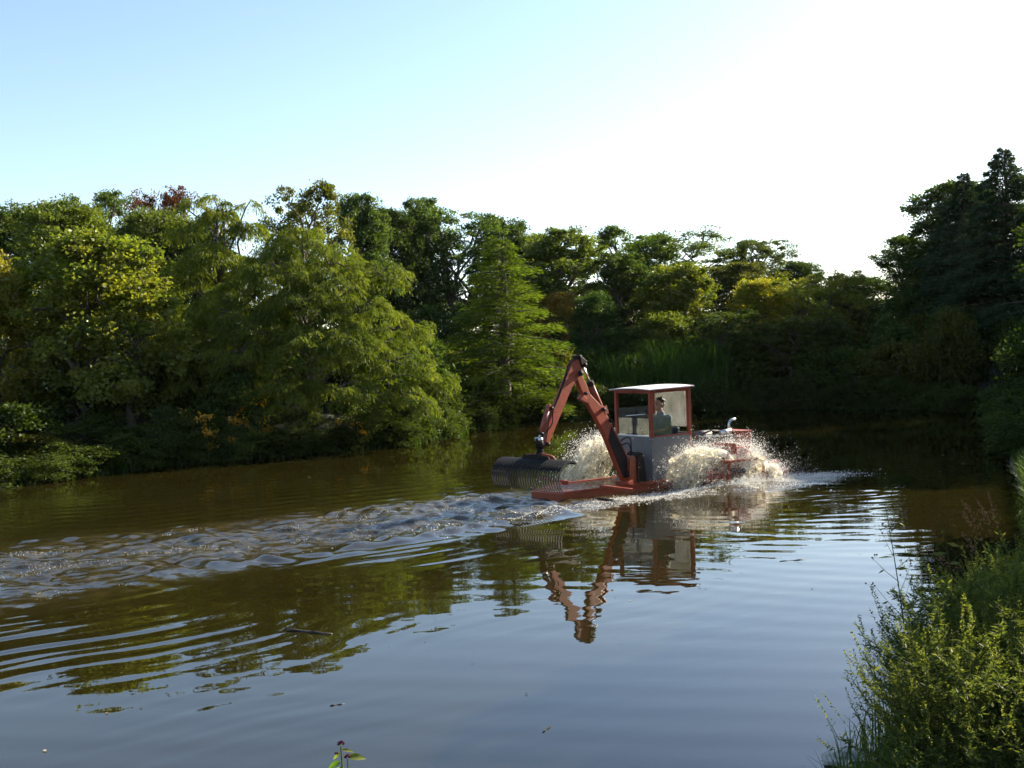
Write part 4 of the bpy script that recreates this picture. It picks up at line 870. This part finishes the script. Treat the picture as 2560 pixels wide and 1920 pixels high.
SHORT = ['weeping cypress', 'bright cypress top', 'maple', 'edge maple', 'rounded light green tree', 'left edge skyline tree', 'airy left skyline tree', 'purple-leaved tree', 'dome-shaped tree', 'squeezed green tree', 'yellowish skyline tree', 'dark skyline oak', 'bushy oak', 'raised-top oak', 'wide skyline tree', 'oak behind the young cypress', 'young cypress', 'sunlit oak', 'thin-topped oak', 'open-crowned tree', 'umbrella-shaped tree', 'dark oak', 'speckled small tree', 'vine-covered column', 'yellow-orange tree', 'airy grey-green tree', 'small dark round tree', 'brownish green tree', 'flat golden-topped tree', 'golden-green tree', 'notch tree', 'black-green tree', 'shoulder tree', 'tall fir', 'right edge fir', 'pointed fir', 'twisting dark tree', 'multi-stemmed tree', 'small tree behind the reeds']
BUSHES = []
def later_label(root, x, y, what): BUSHES.append((root, x, y, what))
def label_bushes():
    lists = {}
    for r, x, y, what in BUSHES:
        i = min(range(len(SHORT)), key=lambda j: (TREES[j][1]-x)**2+(TREES[j][2]-y)**2); tx, ty = TREES[i][1:3]
        if y < ty-0.8: rel = 'in front of'
        elif y > ty+0.8: rel = 'behind'
        else: rel = 'left of' if x < tx else 'right of'
        lists.setdefault((what, rel, SHORT[i]), []).append((x/y, r))
    W1 = ['first', 'second', 'third', 'fourth', 'fifth', 'sixth', 'seventh', 'eighth', 'ninth', 'tenth', 'eleventh', 'twelfth']
    for (what, rel, sh), L in lists.items():
        L.sort(key=lambda q: q[0])
        for k, (_, r) in enumerate(L):
            r['label'] = f'{what} {rel} the {sh}' if len(L) == 1 else (f'{what} {rel} the {sh}, ' + (f'{W1[k]} from the left' if k < 12 else f'{W1[len(L)-1-k]} from the right'))
for k, x, y, zt, hw, lab, colr in TREES:
    z0 = float(gz(np.array([x]), np.array([y]))[0])
    nm = {'cypA': 'cypress_tree', 'cypB': 'cypress_tree', 'cypC': 'cypress_tree', 'fir': 'fir_tree', 'maple': 'maple_tree', 'oak': 'oak_tree'}.get(k, 'broadleaf_tree')
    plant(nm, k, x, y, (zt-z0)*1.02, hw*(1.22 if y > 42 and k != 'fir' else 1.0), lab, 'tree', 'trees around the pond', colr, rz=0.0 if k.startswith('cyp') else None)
# shrubs and bushes covering the banks
def shore_points(i0, i1, step):
    out = []; acc = 0
    for i in range(i0, i1):
        a, b = POND[i], POND[i+1]; L = np.hypot(*(b-a)); n_ = np.array([-(b-a)[1], (b-a)[0]])/L
        if pond_sd(np.array([(a+b)[0]/2+n_[0]*0.3]), np.array([(a+b)[1]/2+n_[1]*0.3]))[0] < 0: n_ = -n_
        s = step-acc
        while s < L: out.append((a+(b-a)*s/L, n_)); s += step
        acc = L-(s-step)
    return out
rng = np.random.default_rng(77)
for p, n_ in shore_points(3, 15, 0.62):
    if p[0]/p[1] > 0.47 and p[1] < 36: continue
    q = p+n_*(0.02+0.45*rng.random()); h = 0.6+0.8*rng.random()
    if q[0] < -9.5: h *= 0.75 if q[1] > 26 else 0.6
    side = 'left' if q[0] < -3 else ('far' if q[0] < 14 else 'right')
    r_ = plant('bank_shrub', 'shrub', q[0], q[1], h, 0.55+0.35*rng.random(), f'low leafy shrub overhanging the waterline of the {side} bank', 'shrub', f'waterline shrubs on the {side} bank', np.array([0.88, 0.82, 0.65])*(0.8+0.5*rng.random()), sink=0.1)
    later_label(r_, q[0], q[1], 'low waterline shrub')
cand = []
tries = 0
while tries < 6000:
    tries += 1
    x = -24+50*rng.random(); y = 22+42*rng.random()
    if not (-0.60 < x/y < 0.62) or (x/y > 0.46 and y < 36): continue
    d = pond_sd(np.array([x]), np.array([y]))[0]
    if d < 1.2 or d > 17: continue
    if any((x-a)**2+(y-b)**2 < (1.55+0.03*d)**2 for a, b, _ in cand): continue
    if (x+6.2)**2+(y-32.9)**2 < 2.2**2 or (x+0.31)**2+(y-41)**2 < 1.3**2: continue
    if x < 0 and d > 9: continue
    cand.append((x, y, d))
for x, y, d in cand:
    right = x > 13.5
    h = (1.3+1.5*rng.random())*(1.4 if right else 1.05); colr = np.array([0.9, 0.9, 0.7])*(0.7+0.6*rng.random())
    if rng.random() < 0.16: colr = colr*np.array([1.5, 1.0, 0.8])
    if x < -9 and y < 30: h = 0.7+0.4*rng.random()
    side = 'left bank among the maples and cypress' if x < -3 else ('far bank hillside behind the boat' if not right else 'dark right-hand hillside')
    r_ = plant('bush', 'shrub', x, y, h, 0.95+0.6*rng.random(), f'rounded bush on the {side}', 'bush', f'bushes on the {side}', colr, sink=0.1)
    later_label(r_, x, y, 'reddish bush' if colr[0] > colr[1]*1.2 else ('dark rounded bush' if colr[1] < 0.85 else 'rounded green bush'))
label_bushes()
for x, y, h, lab in ((-5.0, 49.2, 3.0, 'dark bush closing the gap left of the young cypress, leftmost of three'), (-3.8, 50.2, 3.0, 'dark bush closing the gap left of the young cypress, middle of three'), (-2.5, 50.6, 3.0, 'dark bush closing the gap left of the young cypress, rightmost of three'), (-6.2, 50.0, 3.2, 'dark bush behind the right foot of the weeping cypress')):
    plant('bush', 'shrub', x, y, h, 1.35, lab, 'bush', 'bushes in the gap by the young cypress', (0.75, 0.8, 0.65), sink=0.1)
for x, y, h, lab in ((-13.2, 24.9, 1.2, 'broad low bush at the left picture edge above the waterline, front'), (-14.2, 26.0, 1.5, 'broad low bush at the left picture edge, behind the front one'), (-12.6, 26.4, 1.4, 'low bush under the maple near the left picture edge')):
    plant('bush', 'shrub', x, y, h, 1.2, lab, 'bush', 'low bushes at the left picture edge', (0.8, 0.78, 0.6), sink=0.1)
for x, y, h, lab in ((-8.75, 28.95, 1.35, 'bank shrub with orange-gold leaves brightened as if sunlit at the left waterline'), (-8.1, 29.6, 1.0, 'thin gold-leaved shrub just right of the orange-gold one'), (-7.5, 30.2, 1.35, 'tall sparse stems with a few gold leaves brightened as if sunlit before the big cypress'),
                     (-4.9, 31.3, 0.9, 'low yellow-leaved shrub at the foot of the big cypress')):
    plant('golden_shrub', 'sparse', x, y, h, 0.62, lab, 'shrub', 'gold-leaved shrubs on the left bank', (4.2, 2.0, 0.9))  # yellow leaf colour raised to stand for sunlight the big cypress blocks
# reeds on the far bank
def blades(rng, P, H, W_, lean, seg=4, bend=0.5):
    n = len(P); ang = rng.random(n)*6.283; D = np.stack([np.cos(ang), np.sin(ang), 0*ang], 1); B = np.stack([-D[:, 1], D[:, 0], 0*ang], 1)
    h = H*(0.6+0.5*rng.random(n)); ln = lean*(0.4+0.9*rng.random(n)); V = []
    for k in range(seg+1):
        s = k/seg; c = P+D*(ln*h*s**2)[:, None]+np.array([0, 0, 1.0])*(h*(s-bend*0.5*s**3*ln*2))[:, None]; w_ = (W_*(1-s)**0.7*0.5+0.0006)
        V += [c-B*w_, c+B*w_]
    V = np.stack(V, 1); m = 2*(seg+1); base = (np.arange(n)*m)[:, None]
    F = np.concatenate([base+np.array([2*k, 2*k+1, 2*k+3, 2*k+2]) for k in range(seg)], 0)
    return V.reshape(-1, 3), F, np.repeat(rng.random(n), m)
SP = []
for p, n_ in shore_points(3, 16, 0.05):
    for _ in range(9): SP.append((*(p+n_*(-0.08+0.45*rng.random()**1.5)+0.05*rng.standard_normal(2)), 0.0))
SP = np.array(SP); SP[:, 2] = np.maximum(gz(SP[:, 0], SP[:, 1]), 0)-0.03
V, F, rd = blades(rng, SP, 0.55, 0.035, 0.75, 3)
o = tag(link('sedge', np_mesh('sedge', V, F, False, {'rnd': rd}), M['l_grass']), 'dark sedge hanging over the waterline of the far banks', 'sedge', kind='stuff'); o.color = (0.55, 0.6, 0.5, 1)
for i, (cx, cy, wx, hh, lab) in enumerate(((6.7, 46.6, 1.0, 3.0, 'tall arching reeds on the far bank above the cab, left clump'), (8.6, 46.9, 1.1, 3.1, 'tall arching reeds on the far bank above the cab, right clump'), (4.9, 45.9, 0.9, 2.4, 'shorter reed clump left of the tall reeds'))):
    P = np.stack([cx+wx*rng.standard_normal(1500)*0.5, cy+0.5*rng.standard_normal(1500), np.zeros(1500)], 1); P[:, 2] = gz(P[:, 0], P[:, 1])
    V, F, rd = blades(rng, P, hh, 0.045, 0.42)
    o = link('reed_clump', np_mesh('reed_clump', V-np.array([cx, cy, 0]), F, False, {'rnd': rd}), M['l_grass']); o.location = (cx, cy, 0); o.color = (1.05, 1.2, 1.1, 1); tag(o, lab, 'reeds', 'reeds on the far bank')

# ------------------------------------------------------------------ near bank: weeds, grasses, small flowering plants
def weed_proto(seed, H, nbr, spikes):
    rng = np.random.default_rng(seed); mb = MB(); LP = []; LA = []; LL = []; SP = []; SA = []
    top = np.array([0.10*rng.standard_normal(), 0.10*rng.standard_normal(), H]); n0 = 7
    stem = [top*i/n0+np.array([0, 0, 0])+rng.standard_normal(3)*0.012 for i in range(n0+1)]; mb.tube(stem, [0.006-0.0045*i/n0 for i in range(n0+1)], 5, False)
    tips = [(stem[-1], unit((stem[-1]-stem[-2])[None])[0])]
    def leafy(a, b, m, ls):
        s = rng.random(m); P = a+(b-a)*s[:, None]; LP.append(P+rng.standard_normal((m, 3))*0.006)
        ang = rng.random(m)*6.283; LA.append(unit(np.stack([np.cos(ang), np.sin(ang), 0.35+0.5*rng.standard_normal(m)], 1))); LL.append(ls*(0.5+rng.random(m)))
    for i in range(n0): leafy(stem[i], stem[i+1], 16, 0.045)
    for k in range(nbr):
        f = 0.18+0.75*k/nbr; i = min(int(f*n0), n0-1); a = stem[i]+(stem[i+1]-stem[i])*(f*n0-i); ang = k*2.4+rng.random()
        L = H*(0.50-0.32*f)*(0.7+0.6*rng.random()); d = np.array([math.cos(ang)*0.75, math.sin(ang)*0.75, 0.75]); b = a+d*L; c = b+np.array([d[0]*0.3, d[1]*0.3, 0.9])*L*0.35
        mb.tube([a, b, c], [0.003, 0.002, 0.001], 4, False); leafy(a, b, 28, 0.036); leafy(b, c, 16, 0.026); tips.append((c, unit((c-b)[None])[0]))
        for j in range(2):
            m_ = a+(b-a)*(0.4+0.4*rng.random()); e = m_+(d+rng.standard_normal(3)*0.4)*L*0.35; mb.tube([m_, e], [0.0015, 0.0008], 3, False); leafy(m_, e, 14, 0.026); tips.append((e, unit((e-m_+np.array([0, 0, 0.1]))[None])[0]))
    for p, d in tips[:spikes]:
        m = 22; s = np.linspace(0, 0.10+0.05*rng.random(), m); SP.append(p+d*s[:, None]+rng.standard_normal((m, 3))*0.002); SA.append(unit(d*0.7+rng.standard_normal((m, 3))*0.6))
    P = np.concatenate(LP); A = np.concatenate(LA); L = np.concatenate(LL); V, F = leaf_quads(P, A, L, L*0.26, rng)
    fol = np_mesh('foliage', V, F, False, {'rnd': np.repeat(rng.random(len(P)), 4)})
    P = np.concatenate(SP); A = np.concatenate(SA); n = len(P); V, F = leaf_quads(P, A, np.full(n, 0.013), np.full(n, 0.009), rng)
    return mb.mesh('stem', True), fol, np_mesh('flower_spike', V, F, False, {'rnd': np.repeat(rng.random(n), 4)})
WD = [weed_proto(s, h, b, sp) for s, h, b, sp in ((1, 0.85, 13, 26), (2, 0.75, 11, 20), (3, 0.95, 14, 30), (4, 0.6, 10, 14))]
rng = np.random.default_rng(9); spots = []; tr = 0
while len(spots) < 170 and tr < 20000:
    tr += 1; y = 4.6+7.5*rng.random(); x = 1.4+4.6*rng.random(); d = pond_sd(np.array([x]), np.array([y]))[0]
    if d < 0.04 or d > 1.7 or x/y > 0.56 or x/y < 0.36: continue
    if any((x-a)**2+(y-b)**2 < 0.16**2 for a, b, _ in spots): continue
    spots.append((x, y, d))
for i, (x, y, d) in enumerate(spots):
    st_, fo, sp_ = WD[i % 4]; z = max(0.0, float(gz(np.array([x]), np.array([y]))[0]))-0.02
    r = empty('ragweed', (x, y, z), rng.random()*6.28); s = (0.62+0.40*rng.random())*(0.85 if y > 8.5 else 1.0); r.scale = (s*1.1, s*1.1, s)
    r.rotation_euler[1] = -0.06+0.08*rng.standard_normal(); r.rotation_euler[0] = 0.1*rng.standard_normal(); r.rotation_euler[2] = 0.6*rng.standard_normal()
    zone = 'at the bottom edge of' if y < 6.6 else ('in the middle of' if y < 8.2 else 'at the far end of')
    tag(r, f'feathery green weed with thin upright spikes {zone} the right bank thicket', 'weed', f'weeds {zone} the thicket')
    link('stem', st_, M['l_weed'], r)
    c = link('foliage', fo, M['l_weed'], r); t_ = 0.75+0.5*rng.random(); c.color = (t_, t_*(0.95+0.1*rng.random()), t_, 1)
    c = link('flower_spike', sp_, M['l_weed'], r); c['kind'] = 'stuff'; c.color = (1.35, 1.25, 1.1, 1)
# grass under and between the weeds
def grass_patch(name, n, fx, lab, H, W_):
    P = fx(n); d = pond_sd(P[:, 0], P[:, 1]); P = P[(d > -0.10)]; P[:, 2] = np.maximum(gz(P[:, 0], P[:, 1]), -0.02)
    V, F, rd = blades(rng, P, H, W_, 0.5, 3)
    return tag(link(name, np_mesh(name, V, F, False, {'rnd': rd}), M['l_grass']), lab, 'grass', kind='stuff')
grass_patch('grass', 9000, lambda n: np.stack([1.2+4.8*rng.random(n), 4.2+8*rng.random(n), np.zeros(n)], 1), 'grass between the weeds of the near right bank', 0.40, 0.010)
grass_patch('grass', 16000, lambda n: np.stack([(lambda y: (7.7+(y-15.5)*0.45)-0.05+2.8*rng.random(n)**1.4)(yy := 12+20*rng.random(n)), yy, np.zeros(n)], 1), 'long grass on the bank at the right picture edge', 0.5, 0.018).color = (0.5, 0.52, 0.45, 1)
grass_patch('grass', 5000, lambda n: np.stack([-4+6*rng.random(n), 1.6+2.2*rng.random(n), np.zeros(n)], 1), 'grass at the feet of the photographer, below the picture', 0.22, 0.008)
for x, y, h, lab in ((10.75, 21.6, 0.9, 'low bush at the water on the right picture edge, nearest'), (11.7, 23.9, 1.1, 'low bush at the right picture edge, second along the bank'), (12.7, 26.0, 1.2, 'low bush on the right bank, third along from the camera'), (13.9, 28.6, 1.3, 'low bush on the right bank, fourth along from the camera')):
    plant('bank_shrub', 'shrub', x, y, h, 0.9, lab, 'shrub', None, (0.7, 0.7, 0.6))
# tall grasses with reddish plumes
def plume_grass(x, y, h, lean, lab):
    z = max(0.0, float(gz(np.array([x]), np.array([y]))[0])); r = empty('plume_grass', (x, y, z)); tag(r, lab, 'grass', 'plumed grasses on the near right bank')
    pts = [np.array([-lean*h*(i/8)**1.8, 0.02*math.sin(i), h*(i/8)*(1-0.06*(i/8)**2)]) for i in range(9)]
    b = MB(); b.tube(pts, [0.0035-0.0028*i/8 for i in range(9)], 5, False); me = b.mesh('stem'); o = link('stem', me, M['l_grass'], r); o.color = (1.8, 1.3, 0.9, 1)
    P = np.array([[0, 0, h*0.05*k] for k in range(7)]); P[:, 0] = -lean*h*(P[:, 2]/h)**1.8
    V, F, rd = blades(rng, P, 0.45*h, 0.011, 0.7); link('leaf_blade', np_mesh('leaf_blade', V, F, False, {'rnd': rd}), M['l_grass'], r)
    d = unit((pts[-1]-pts[-2])[None])[0]; m = 90; s = rng.random(m); P = pts[-1]+d*((s-0.35)*0.30*h**0.5)[:, None]+rng.standard_normal((m, 3))*(0.024*(1.15-s))[:, None]
    A = unit(d+rng.standard_normal((m, 3))*0.45+np.array([0, 0, -0.3])); V, F = leaf_quads(P, A, 0.02+0.02*rng.random(m), np.full(m, 0.006), rng)
    link('plume', np_mesh('plume', V, F, False, {'rnd': np.repeat(rng.random(m), 4)}), M['l_plume'], r)
for x, y, h, ln, lab in ((4.15, 8.6, 1.05, 0.22, 'tallest plumed grass stalk leaning out over the water at right'), (4.02, 8.5, 1.0, 0.25, 'plumed grass stalk with a drooping reddish head, second from the top'), (4.12, 8.45, 1.05, 0.34, 'reddish plumed stalk in the middle of the right bank grasses'),
                         (3.85, 8.2, 0.80, 0.55, 'low plumed stalk reaching furthest left over the water'), (4.25, 8.9, 1.1, 0.12, 'upright plumed stalk close to the right picture edge'), (3.95, 8.35, 0.85, 0.3, 'shortest plumed stalk above the weed thicket')):
    plume_grass(x, y, h, ln, lab)
for i, (x, y, h, ln, lab) in enumerate(((3.05, 7.2, 0.95, 0.35, 'bent dry brown stalk leaning left out of the weed thicket'), (3.35, 7.6, 0.9, -0.25, 'dry brown stalk leaning right in the middle of the thicket'), (2.75, 6.6, 0.75, 0.45, 'dry bent stalk low at the left of the thicket'))):
    z = float(gz(np.array([x]), np.array([y]))[0]); pts = [(-ln*h*(k/6)**1.6, 0.03*math.sin(k*1.7), h*k/6-0.10*h*(k/6)**3) for k in range(7)]
    o = MB().tube(pts, [0.005-0.0035*k/6 for k in range(7)], 6, False).build('dry_stalk', M['l_plume'], None, True); o.location = (x, y, z); tag(o, lab, 'stalk', 'dry stalks in the near bank thicket')
# two slender flowering stalks rising from the thicket
def bur_plant(x, y, h, lab, sd):
    g = np.random.default_rng(sd); z = max(0, float(gz(np.array([x]), np.array([y]))[0])); r = empty('bur_marigold', (x, y, z)); tag(r, lab, 'plant', 'slender flowering stalks')
    b = MB(); pts = [np.array([-0.10*h*(i/6)**1.5, 0, h*i/6]) for i in range(7)]; b.tube(pts, [0.006-0.0036*i/6 for i in range(7)], 5, False); ends = [pts[-1]]
    LP = []; LA = []; LL = []
    for k in range(9):
        f = 0.45+0.5*k/9; i = min(5, int(f*6)); a = pts[i]+(pts[i+1]-pts[i])*(f*6-i); ang = k*2.4; e = a+np.array([math.cos(ang)*0.8, math.sin(ang)*0.5, 0.75])*h*(0.26-0.16*f); b.tube([a, (a+e)/2+np.array([0, 0, -0.01]), e], [0.0022, 0.0016, 0.0010], 4, False); ends.append(e)
        for j in range(2): ends.append(e+np.array([g.standard_normal()*0.03, g.standard_normal()*0.03, 0.02])); b.tube([e-np.array([0, 0, .02]), ends[-1]], 0.0008, 3, False)
        LP.append(a); LA.append((math.cos(ang+1), math.sin(ang+1), -0.1)); LL.append(0.10); LP.append((a+e)/2); LA.append((math.cos(ang), math.sin(ang), -0.5)); LL.append(0.05)
    o = link('stem', b.mesh('stem'), M['l_weed'], r); o.color = (1.2, 1.0, 0.8, 1)
    LA = unit(np.array(LA, float)); LL = np.array(LL)
    for p, a, l in zip(LP, LA, LL):
        V, F = leaf_quads(np.array([p]), a[None], np.array([l*1.1]), np.array([l*0.28]), g); o = link('leaf', np_mesh('leaf', V, F, False, {'rnd': g.random(1).repeat(4)}), M['l_weed'], r)
    for e in ends:
        bb = MB().ball(e, 0.006, 8, 6); o = link('flower_head', bb.mesh('flower_head', True), M['l_bud'], r); o.color = (0.5, 0.6, 0.4, 1)
bur_plant(2.55, 6.75, 1.42, 'tallest slender stalk with small round heads, at the left of the thicket', 3)
bur_plant(2.95, 6.9, 1.25, 'second slender stalk with round heads, right of the tallest', 4)
# the budding plant whose top pokes into the picture at the bottom
def budding():
    x, y = -0.49, 2.75; z = float(gz(np.array([x]), np.array([y]))[0]); tip = 1.584-z
    r = empty('budding_plant', (x, y, z)); tag(r, 'sunlit stem with purple buds and pale leaves at the bottom edge', 'plant')
    g = np.random.default_rng(2); pts = [(0.0, 0, 0), (0.01, 0, tip*0.4), (0.005, 0.01, tip*0.75), (0.0, 0, tip)]
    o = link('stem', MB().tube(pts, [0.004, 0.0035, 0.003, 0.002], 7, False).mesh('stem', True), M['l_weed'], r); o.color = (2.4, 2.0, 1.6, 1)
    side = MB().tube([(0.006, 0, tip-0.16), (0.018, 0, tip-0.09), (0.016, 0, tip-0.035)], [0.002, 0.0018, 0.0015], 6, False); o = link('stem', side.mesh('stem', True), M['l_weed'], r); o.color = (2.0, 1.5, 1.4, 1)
    def leaf(p, d, up, L, W_, colr):
        p = np.array(p); d = np.array(d, float); d /= np.linalg.norm(d); b = np.cross(d, up); b /= np.linalg.norm(b); nrm = np.cross(b, d); V = []; F = []; K = 7
        for i in range(K+1):
            s = i/K; wv_ = W_*math.sin(math.pi*min(1, s*0.92+0.08))**0.8*(1-s*0.35) if i < K else 0.0005; c = p+d*L*s-nrm*L*0.30*s*s
            V += [c-b*wv_/2+nrm*wv_*0.18, c, c+b*wv_/2+nrm*wv_*0.18]
            if i: o_ = 3*i; F += [(o_-3, o_-2, o_+1, o_), (o_-2, o_-1, o_+2, o_+1)]
        o = link('leaf', np_mesh('leaf', np.array(V), np.array(F), True, {'rnd': np.full(len(V), 0.5)}), M['l_weed'], r); o.color = (*colr, 1)
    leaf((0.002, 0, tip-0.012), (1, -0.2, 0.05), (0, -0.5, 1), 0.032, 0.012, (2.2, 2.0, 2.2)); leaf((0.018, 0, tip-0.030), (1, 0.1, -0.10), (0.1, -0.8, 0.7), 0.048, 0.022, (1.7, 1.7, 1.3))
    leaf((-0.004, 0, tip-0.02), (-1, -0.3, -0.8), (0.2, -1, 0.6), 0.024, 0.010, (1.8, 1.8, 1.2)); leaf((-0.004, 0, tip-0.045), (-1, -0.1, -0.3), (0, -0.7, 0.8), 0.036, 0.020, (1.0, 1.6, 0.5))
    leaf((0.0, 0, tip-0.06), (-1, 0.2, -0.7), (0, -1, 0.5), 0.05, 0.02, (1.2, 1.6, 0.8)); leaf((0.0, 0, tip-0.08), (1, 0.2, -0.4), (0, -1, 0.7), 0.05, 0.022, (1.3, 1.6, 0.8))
    for c, R0 in (((0, 0, tip+0.003), 0.0075), ((0.017, 0, tip-0.032), 0.0065), ((-0.012, 0, tip-0.022), 0.004)):
        n = 60; d = unit(g.standard_normal((n, 3))); d[:, 2] = np.abs(d[:, 2])*0.9-0.2; P = np.array(c)+d*R0*0.6; V, F = leaf_quads(P, unit(d+np.array([0, 0, 0.5])), np.full(n, R0*1.1), np.full(n, R0*0.55), g)
        link('bud', np_mesh('bud', V, F, False, {'rnd': np.repeat(g.random(n), 4)}), M['l_bud'], r)
budding()

# ------------------------------------------------------------------ floating bits and a stone
def stick_obj(name, a, b, r, lab, cat, mat, bend=0.03):
    a = np.array([*a, 0.0]); b = np.array([*b, 0.0]); c = (a+b)/2; g = np.random.default_rng(int(abs(a[0])*1000)); L = np.linalg.norm(b-a)
    pts = [a-c+(b-a)*i/6+np.array([0, bend*L*math.sin(i), 0.004*math.sin(i*2)]) for i in range(7)]
    bb = MB().tube(pts, [r*(0.7+0.4*g.random()) for _ in range(7)], 7)
    if L > 0.3: bb.tube([pts[3], pts[3]+np.array([0.05, -0.05, 0.02]), pts[3]+np.array([0.09, -0.07, 0.03])], [r*0.5, r*0.35, r*0.2], 5)
    o = bb.build(name, mat, None, True); o.location = (c[0], c[1], float(water_z(np.array([c[0]]), np.array([c[1]]))[0])+r*0.3); tag(o, lab, cat)
stick_obj('floating_stick', (-2.30, 10.18), (-1.82, 9.98), 0.013, 'dark stick floating in the brown tree reflection, lower left', 'stick', M['wood'])
stick_obj('floating_stick', (-1.47, 7.87), (-1.37, 7.91), 0.005, 'short thin twig floating below the big cypress reflection', 'stick', M['wood'])
stick_obj('floating_stick', (3.2, 12.68), (3.55, 12.74), 0.005, 'thin straight twig floating in the pale sky reflection at right', 'stick', M['wood'], 0.01)
stick_obj('floating_stick', (0.13, 7.15), (0.19, 7.27), 0.005, 'pale twig floating low in the middle of the picture', 'stick', M['l_dead'])
fl = [(-3.18, 7.88, .022, 'pale'), (-2.95, 7.97, .02, 'dark'), (0.03, 7.98, .018, 'dark'), (1.16, 10.91, .022, 'pale'), (-0.42, 8.85, .014, 'dark'), (3.15, 11.15, .025, 'dark'), (1.98, 11.4, .024, 'dark'), (4.78, 12.87, .02, 'dark'), (-3.32, 7.13, .025, 'pale'), (1.03, 11.1, .016, 'dark'),
      (2.05, 11.35, .018, 'dark'), (2.6, 12.1, .02, 'dark'), (0.9, 9.3, .014, 'dark'), (-0.9, 9.6, .014, 'dark'), (3.7, 13.5, .022, 'dark'), (2.2, 13.9, .024, 'dark'), (-4.77, 24.1, .05, 'pale'), (1.6, 8.2, .012, 'dark'), (9.6, 22.3, .07, 'pale'), (8.6, 21.0, .05, 'pale'), (10.0, 24.2, .05, 'pale')]
FLAB = ['pale leaf floating at the far lower left', 'dark leaf just right of the pale leaf, lower left', 'dark leaf floating low near the picture centre', "pale leaf floating under the boom's mirror image", 'dark speck floating between stick and boom reflection', "dark leaf left of the weed thicket's top", "dark leaf below the cab's reflection, left of a pair", 'dark leaf near the plumed grasses', 'pale leaf in the bottom left corner', 'dark speck beside the pale leaf under the boom reflection', "dark leaf below the cab's reflection, right of a pair", 'dark leaf below the thin straight twig', 'dark speck in the calm water below the boom reflection', 'dark speck right of the floating stick', 'dark leaf right of the thin straight twig', 'dark leaf on the ripples below the splash', 'pale leaf drifting near the left bank', 'dark speck floating lowest, left of the weed thicket', 'pale leaf in dark water by the right bank, largest', 'pale leaf in dark water by the right bank, nearer the boat', 'pale leaf in dark water by the right bank, farthest off']
for i, (x, y, s, tone) in enumerate(fl):
    g = np.random.default_rng(i); V, F = leaf_quads(np.array([[-s/2, 0, 0.0]]), np.array([[1.0, 0, 0.1]]), np.array([s*1.7]), np.array([s]), g, 0.12)
    V[:, 2] = 0.003+0.15*np.abs(V[:, 1])+0.1*np.array([0, .3*s, 0, .3*s])
    V[:, 1] = np.array([0, s*0.5, 0, -s*0.5]); o = link('floating_leaf', np_mesh('floating_leaf', V, F, False, {'rnd': np.full(4, g.random())}), M['l_dead']); o.color = (2.2, 2.2, 2.4, 1) if tone == 'pale' else (0.3, 0.3, 0.35, 1)
    o.location = (x, y, float(water_z(np.array([x]), np.array([y]))[0])+0.004); o.rotation_euler = (0, 0, g.random()*6.28); tag(o, FLAB[i], 'leaf', f'{tone} floating leaves')
b = MB(); b.ball((0, 0, 0), (0.16, 0.11, 0.05), 14, 9); g = np.random.default_rng(4); b.v = [tuple(np.array(p)*(1+0.22*g.standard_normal())) for p in b.v]
o = b.build('stone', M['stone'], None, False); o.location = (2.02, 6.42, 0.03); tag(o, 'pale flat stone at the water below the weed thicket', 'stone')
# ------------------------------------------------------------------ thin added haze over the whole place, lifting darks like lens glare
hz_ = MB().span((-1100, -420, -2.2), (1100, 1750, 32)).build('glare_haze', None); tag(hz_, kind='stuff')
m_, nt_2, out_ = newmat('glare_haze_air'); v_ = nt_2.nodes.new('ShaderNodeVolumePrincipled'); v_.inputs['Density'].default_value = 0.00005; v_.inputs['Color'].default_value = (0.85, 0.92, 1, 1); v_.inputs['Anisotropy'].default_value = 0.3
nt_2.links.new(v_.outputs[0], out_.inputs['Volume']); hz_.data.materials.append(m_)
